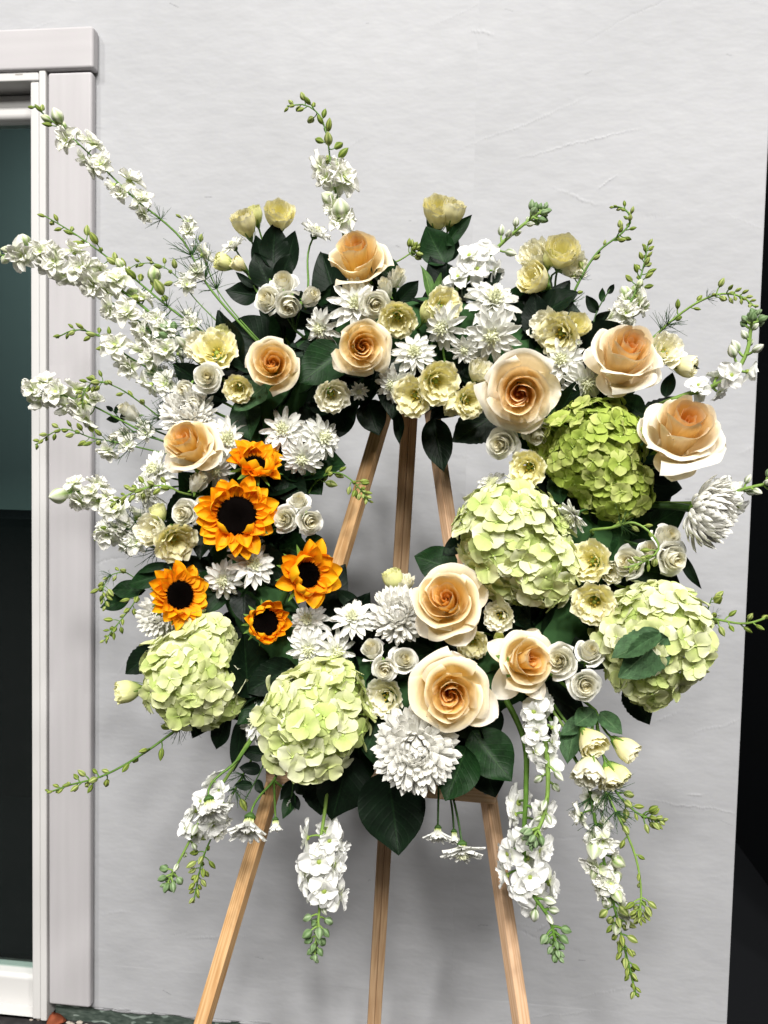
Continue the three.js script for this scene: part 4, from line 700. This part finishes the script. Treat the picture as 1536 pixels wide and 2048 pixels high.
lisi('cream lisianthus with a green bud outside the tilted right upper rose', [[1330, 702, 0.03, 42, 40, 40], [1368, 732, 0.02, 34, 350, 75, 'b']], { leaves: [[1320, 720, 0.02, 1400, 735, 0.02, 'slim', 'leafMid', 0.2]] });
lisi('two ruffled cream lisianthus with a bud between them at the crown', [[795, 638, 0.06, 42, 260, 24], [856, 626, 0.05, 30, 60, 55, 'b'], [886, 612, 0.05, 40, 20, 28]]);
lisi('cream lisianthus blooms crowding the upper rim of the opening', [[827, 792, 0.065, 44, 200, 30], [875, 764, 0.075, 48, 330, 28], [905, 808, 0.05, 30, 280, 60, 'b'], [938, 802, 0.055, 38, 340, 34], [958, 745, 0.05, 36, 60, 50, 'c']]);
lisi('frilly yellow lisianthus at the upper left shoulder behind the white rose', [[432, 702, 0.045, 48, 110, 30, 'o'], [402, 695, 0.035, 40, 150, 50, 'c'], [448, 672, 0.03, 28, 90, 60, 'b']]);
lisi('single small cream lisianthus beside the peach rose with the matte leaf', [[477, 777, 0.07, 32, 230, 24]]);
lisi('single open lisianthus with a dark throat under the upper roses', [[664, 790, 0.055, 40, 300, 22]]);
lisi('single cream lisianthus between the white rose and the pale hydrangea', [[1056, 936, 0.06, 40, 220, 18]]);
lisi('cream lisianthus group between the pale hydrangeas', [[1182, 1122, 0.06, 46, 170, 24], [1220, 1142, 0.05, 32, 330, 30, 'c'], [1188, 1206, 0.065, 46, 250, 22], [1222, 1212, 0.05, 34, 310, 62, 'b']]);
lisi('two cream lisianthus half hidden between the lower roses', [[1000, 1232, 0.045, 36, 200, 24], [945, 1286, 0.04, 34, 260, 28], [998, 1278, 0.05, 17, 90, 20, 'b']]);
lisi('ragged cream lisianthus in shade between hydrangea and pointed petal rose', [[772, 1395, 0.035, 46, 200, 30]]);
lisi('two broad cream lisianthus at the outer left above the sideways sunflower', [[350, 1082, 0.07, 46, 300, 38], [308, 1062, 0.055, 44, 170, 42, 'c'], [318, 1028, 0.05, 26, 110, 70, 'b']]);
lisi('closed cream lisianthus pointing out from the yellowish hydrangea', [[258, 1382, 0.03, 36, 190, 78, 'b']], { root: [330, 1372, 0.02] });
lisi('drooping cream lisianthus with green buds above the hanging larkspur', [[1182, 1482, 0.065, 42, 300, 58, 'c'], [1178, 1540, 0.07, 46, 262, 66, 'c'], [1218, 1556, 0.06, 34, 280, 70, 'c'], [1250, 1496, 0.05, 36, 320, 78, 'b'], [1236, 1545, 0.05, 30, 310, 78, 'b']], { fork: [1190, 1420, 0.04], leaves: [[1190, 1420, 0.045, 1150, 1450, 0.06, 'broad', 'leafGrey', 0.2], [1175, 1430, 0.045, 1120, 1470, 0.05, 'oval', 'leafGrey', 0.4], [1200, 1425, 0.04, 1245, 1470, 0.06, 'oval', 'leafGrey', -0.3], [1150, 1440, 0.04, 1135, 1530, 0.05, 'oval', 'leafGrey', 0.5]] });
lisi('greenish half open lisianthus at the lower rim of the opening', [[788, 1162, 0.02, 32, 110, 70, 'b'], [808, 1168, 0.015, 28, 90, 60, 'c']]);

// ---------------------------------------------------------------- spikes
spike('larkspur', 'longest white larkspur stem reaching up across the door casing corner', [[415, 570, 0.01], [365, 480, 0.02], [262, 390, 0.03], [160, 290, 0.04], [68, 212, 0.045]], { f: [[0.02, 0.2, 3, 24], [0.34, 0.8, 17, 25]], b: [[0.78, 1, 9, 24], [0.8, 0.9, 3, 30, 'pale']], n: [[0.02, 60], [0.12, 46], [0.3, 30]] });
spike('larkspur', 'thin larkspur branch of buds beside the longest larkspur stem', [[438, 585, 0.0], [402, 500, 0.0], [362, 435, 0.01], [352, 432, 0.01]], { f: [[0.75, 0.98, 2, 20]], b: [[0.3, 1, 4, 20]], n: [[0.05, 40], [0.45, 26]], r: 0.0013 });
spike('larkspur', 'slender larkspur stem of green buds below the longest one', [[440, 690, 0.01], [345, 620, 0.02], [235, 530, 0.03], [150, 468, 0.035], [90, 432, 0.04]], { f: [[0.06, 0.2, 3, 20]], b: [[0.25, 0.62, 13, 32], [0.62, 1, 12, 24], [0.3, 0.6, 3, 34, 'pale']], n: [[0.04, 50], [0.15, 46], [0.28, 30]] });
spike('larkspur', 'thick white larkspur stem crossing the door casing', [[395, 720, 0.01], [300, 625, 0.03], [225, 570, 0.04], [130, 528, 0.055], [55, 505, 0.065], [2, 512, 0.07]], { f: [[0.22, 0.42, 4, 24], [0.45, 0.86, 20, 29]], b: [[0.86, 1, 6, 26, 'pale']], n: [[0.05, 60], [0.2, 40], [0.35, 26]], r: 0.0028 });
spike('larkspur', 'white larkspur stem running beneath the thick one', [[385, 765, 0.02], [330, 690, 0.03], [262, 630, 0.035], [215, 600, 0.04]], { f: [[0.2, 1, 15, 25]], b: [[0.3, 0.9, 3, 24]], n: [[0.1, 50], [0.3, 40], [0.5, 34]] });
spike('larkspur', 'small larkspur tip of buds arching above the white florets', [[392, 600, 0.01], [360, 560, 0.02], [320, 530, 0.03], [275, 528, 0.03], [262, 535, 0.03]], { f: [[0.05, 0.3, 3, 24]], b: [[0.3, 1, 12, 18]], r: 0.0013 });
spike('larkspur', 'larkspur stem with drooping bud tip level with the white spray roses', [[365, 790, 0.02], [310, 745, 0.025], [255, 712, 0.03], [200, 672, 0.04], [150, 660, 0.04], [112, 676, 0.04]], { f: [[0.08, 0.5, 11, 27]], b: [[0.5, 1, 14, 20]], n: [[0.05, 46], [0.2, 34]] });
spike('stock', 'short grey green stock tip among the feathery stems', [[392, 722, 0.02], [352, 680, 0.03], [318, 655, 0.03]], { b: [[0.2, 0.6, 4, 26, 'stockPale'], [0.55, 1, 14, 22]], r: 0.0024 });
spike('larkspur', 'white larkspur stem jutting over the casing at rose height', [[320, 880, 0.0], [245, 842, 0.02], [170, 805, 0.04], [100, 785, 0.05], [55, 778, 0.055]], { f: [[0.05, 0.15, 2, 22], [0.45, 0.97, 15, 27]], b: [[0.9, 1, 3, 26, 'pale']], n: [[0.08, 44]] });
spike('larkspur', 'larkspur bud stem arching over the white florets by the casing', [[330, 840, 0.0], [285, 808, 0.02], [235, 775, 0.05], [192, 763, 0.06], [170, 780, 0.065], [164, 812, 0.065]], { b: [[0.2, 0.6, 4, 18], [0.6, 1, 18, 17]], n: [[0.04, 40]], r: 0.0016 });
spike('larkspur', 'larkspur stem ending in a low bud tip across the casing', [[300, 900, 0.0], [235, 885, 0.02], [185, 876, 0.03], [125, 858, 0.05], [70, 890, 0.055]], { f: [[0.05, 0.4, 4, 24]], b: [[0.35, 1, 18, 20]], n: [[0.15, 46], [0.3, 24]], r: 0.0016 });
spike('larkspur', 'bunchy white larkspur stem beside the broad cream lisianthus', [[320, 1070, 0.02], [255, 1045, 0.02], [215, 1010, 0.03], [175, 985, 0.035], [130, 985, 0.04]], { f: [[0.25, 0.95, 17, 25]], b: [[0.85, 1, 3, 36, 'pale'], [0.3, 0.9, 4, 22]], n: [[0.05, 50], [0.2, 50], [0.35, 40]] });
spike('larkspur', 'second bunchy larkspur stem hanging lower by the broad cream lisianthus', [[330, 1100, 0.0], [265, 1075, 0.01], [220, 1060, 0.02], [195, 1075, 0.02]], { f: [[0.3, 0.9, 9, 24]], b: [[0.7, 1, 7, 18]], n: [[0.1, 50], [0.3, 44]] });
spike('larkspur', 'bright green larkspur bud stem curving out past the pair of daisies', [[362, 985, 0.06], [335, 972, 0.07], [290, 976, 0.07], [255, 990, 0.07], [222, 1008, 0.07]], { b: [[0.05, 0.4, 4, 22], [0.4, 1, 17, 19]], r: 0.0018, mat: M.stemPale });
spike('larkspur', 'looping thin larkspur bud stem outside the sideways sunflower', [[285, 1162, 0.01], [250, 1145, 0.02], [220, 1152, 0.025], [206, 1180, 0.03], [212, 1212, 0.03]], { b: [[0.2, 0.6, 4, 16], [0.6, 1, 12, 18]], r: 0.0013, n: [[0.5, 24]] });
spike('larkspur', 'thin larkspur bud stem drooping below the looping one', [[290, 1175, 0.0], [262, 1215, 0.01], [232, 1252, 0.02], [208, 1282, 0.02]], { b: [[0.1, 0.6, 6, 20], [0.6, 1, 11, 16]], r: 0.0015 });
spike('larkspur', 'long green larkspur bud stem sweeping out under the yellowish hydrangea', [[385, 1435, 0.01], [345, 1465, 0.02], [285, 1508, 0.035], [205, 1552, 0.05], [140, 1570, 0.055], [95, 1586, 0.06]], { b: [[0.02, 0.6, 7, 26], [0.6, 1, 16, 20]], n: [[0.02, 40], [0.1, 34]], r: 0.0024 });
spike('larkspur', 'upright larkspur stem with a bent bud tip at the top of the wreath', [[688, 480, -0.01], [682, 430, -0.01], [664, 350, 0.0], [655, 280, 0.0], [640, 232, 0.0], [610, 210, 0.0], [574, 212, 0.0]], { f: [[0.02, 0.2, 4, 26], [0.28, 0.42, 6, 30]], b: [[0.02, 0.3, 3, 36, 'pale'], [0.42, 0.75, 9, 30], [0.78, 1, 9, 20]], r: 0.002 });
spike('stock', 'green stock bud tip poking out right of the topmost rose', [[770, 535, 0.0], [800, 520, 0.0], [838, 495, 0.0]], { b: [[0.7, 1, 20, 17, 'lark']], r: 0.002 });
spike('stock', 'white stock stem rising from the crown to a grey green bud tip', [[905, 590, 0.01], [940, 555, 0.01], [985, 505, 0.01], [1040, 455, 0.02], [1092, 416, 0.02]], { f: [[0.02, 0.42, 14, 30]], b: [[0.5, 0.85, 7, 24, 'stockPale'], [0.84, 1, 16, 20]], r: 0.0038 });
spike('larkspur', 'bent green larkspur bud stem right of the clear standing cream cluster', [[1130, 640, 0.0], [1150, 580, 0.0], [1195, 505, 0.0], [1245, 465, 0.0], [1262, 440, 0.0], [1245, 415, 0.0], [1225, 415, 0.0]], { b: [[0.1, 0.6, 7, 20], [0.62, 1, 16, 17]], n: [[0.02, 40], [0.12, 34], [0.3, 22]], r: 0.0022 });
spike('larkspur', 'larkspur stem with white florets low and buds high beside the leaf sprig', [[1215, 680, 0.0], [1240, 640, 0.0], [1268, 590, 0.0], [1285, 540, 0.0], [1296, 488, 0.0]], { f: [[0.0, 0.5, 13, 25]], b: [[0.35, 0.6, 4, 28, 'pale'], [0.55, 1, 16, 21]], r: 0.002 });
spike('larkspur', 'green larkspur bud stem arching over towards the wall end', [[1300, 680, 0.0], [1345, 640, 0.01], [1395, 605, 0.02], [1440, 588, 0.03], [1480, 592, 0.04], [1512, 615, 0.05]], { b: [[0.2, 0.6, 5, 20], [0.6, 1, 18, 17]], n: [[0.12, 36], [0.18, 36], [0.55, 22]], r: 0.0022, mat: M.stemPale });
spike('stock', 'thick stock stem curling up beside the wall end with white florets low', [[1370, 790, 0.02], [1420, 775, 0.03], [1470, 745, 0.04], [1495, 700, 0.045], [1502, 655, 0.05], [1512, 625, 0.05]], { f: [[0.0, 0.5, 9, 27]], b: [[0.5, 0.85, 6, 26, 'stockPale'], [0.85, 1, 14, 20]], r: 0.0042 });
spike('stock', 'pale stock bud tip poking past the wall end above the sideways chrysanthemum', [[1440, 1000, 0.03], [1480, 980, 0.05], [1530, 968, 0.06], [1570, 955, 0.07]], { f: [[0.0, 0.25, 4, 26]], b: [[0.1, 0.8, 7, 26, 'stockPale'], [0.7, 1, 8, 22]], r: 0.0034 });
spike('larkspur', 'thin larkspur bud stem crossing the wall end beside the leaf topped hydrangea', [[1395, 1228, 0.05], [1440, 1240, 0.06], [1490, 1247, 0.07], [1545, 1232, 0.08], [1590, 1218, 0.08]], { b: [[0.05, 1, 14, 21]], n: [[0.15, 22]], r: 0.0022, mat: M.stemPale });
spike('larkspur', 'single larkspur bud twig standing off the leaf topped hydrangea', [[1408, 1240, 0.05], [1415, 1220, 0.055], [1424, 1195, 0.06]], { b: [[0.8, 1, 2, 28]], r: 0.0012, root: false });
spike('larkspur', 'green larkspur bud stem curling over the outer white roses', [[1185, 1060, 0.06], [1225, 1055, 0.075], [1265, 1045, 0.085], [1300, 1065, 0.09], [1318, 1095, 0.09], [1295, 1120, 0.09], [1255, 1135, 0.09]], { b: [[0.15, 0.7, 6, 20], [0.72, 1, 11, 20]], n: [[0.28, 36]], r: 0.002, mat: M.stemPale });
spike('larkspur', 'green larkspur bud stem bowing into the ring opening', [[600, 1010, 0.0], [630, 965, 0.01], [672, 945, 0.02], [705, 962, 0.025], [725, 985, 0.03], [738, 1003, 0.03]], { b: [[0.2, 0.6, 7, 26], [0.72, 1, 15, 18]], r: 0.0018 });
spike('stock', 'hanging stock stem of white florets over the left side of the wall', [[500, 1480, 0.02], [460, 1545, 0.02], [415, 1610, 0.02], [375, 1690, 0.015], [332, 1772, 0.01]], { f: [[0.25, 0.65, 12, 27]], b: [[0.5, 0.85, 5, 24, 'stockPale'], [0.9, 1, 13, 20]], r: 0.003 });
spike('larkspur', 'hanging larkspur bud stem beside the left hanging stock', [[520, 1490, 0.0], [470, 1580, 0.0], [430, 1660, 0.0], [405, 1720, 0.0], [388, 1800, 0.0]], { b: [[0.3, 0.7, 7, 26], [0.7, 1, 18, 20]], f: [[0.45, 0.6, 2, 20]], n: [[0.2, 40], [0.3, 34]], r: 0.002 });
spike('stock', 'hanging white stock stem under the lowest hydrangea', [[662, 1530, 0.01], [650, 1620, 0.01], [640, 1700, 0.01], [640, 1800, 0.005], [628, 1920, 0.0]], { f: [[0.3, 0.66, 16, 32]], b: [[0.6, 0.75, 3, 26, 'stockPale'], [0.76, 1, 18, 22]], r: 0.0032 });
spike('stock', 'green stemmed stock hanging from under the small deep orange rose', [[1068, 1390, 0.05], [1088, 1470, 0.06], [1096, 1560, 0.06], [1088, 1630, 0.06], [1060, 1688, 0.06]], { f: [[0.02, 0.42, 12, 28]], b: [[0.45, 0.85, 7, 28, 'stockPale'], [0.88, 1, 20, 20]], r: 0.0042 });
spike('stock', 'longest hanging stock stem with a big white bunch beside the right easel leg', [[1048, 1480, 0.02], [1052, 1580, 0.02], [1048, 1680, 0.02], [1055, 1770, 0.02], [1100, 1840, 0.02], [1116, 1918, 0.02]], { f: [[0.25, 0.72, 20, 36]], b: [[0.7, 0.85, 5, 28, 'stockPale'], [0.86, 1, 18, 20]], r: 0.004, mat: M.stem });
spike('larkspur', 'longest hanging larkspur stem under the drooping cream lisianthus', [[1172, 1560, 0.04], [1192, 1650, 0.04], [1212, 1740, 0.03], [1235, 1840, 0.03], [1255, 1920, 0.025], [1272, 1990, 0.02]], { f: [[0.05, 0.6, 15, 27]], b: [[0.2, 0.7, 9, 34, 'pale'], [0.55, 1, 30, 23]], n: [[0.08, 56], [0.2, 40]], r: 0.0026 });
spike('larkspur', 'hanging larkspur bud stem arching beside the longest hanging larkspur', [[1195, 1555, 0.05], [1235, 1630, 0.06], [1270, 1710, 0.06], [1282, 1780, 0.06], [1278, 1842, 0.06]], { b: [[0.2, 0.8, 6, 22], [0.84, 1, 18, 20]], n: [[0.12, 52], [0.25, 44]], r: 0.0022, mat: M.stemPale });
spike('larkspur', 'short larkspur bud stem hanging off towards the wall end', [[1215, 1560, 0.05], [1250, 1605, 0.055], [1285, 1632, 0.06], [1325, 1642, 0.06]], { b: [[0.2, 0.7, 6, 24], [0.7, 1, 14, 20]], n: [[0.1, 40]], r: 0.0022 });

renderer.render(scene, camera);
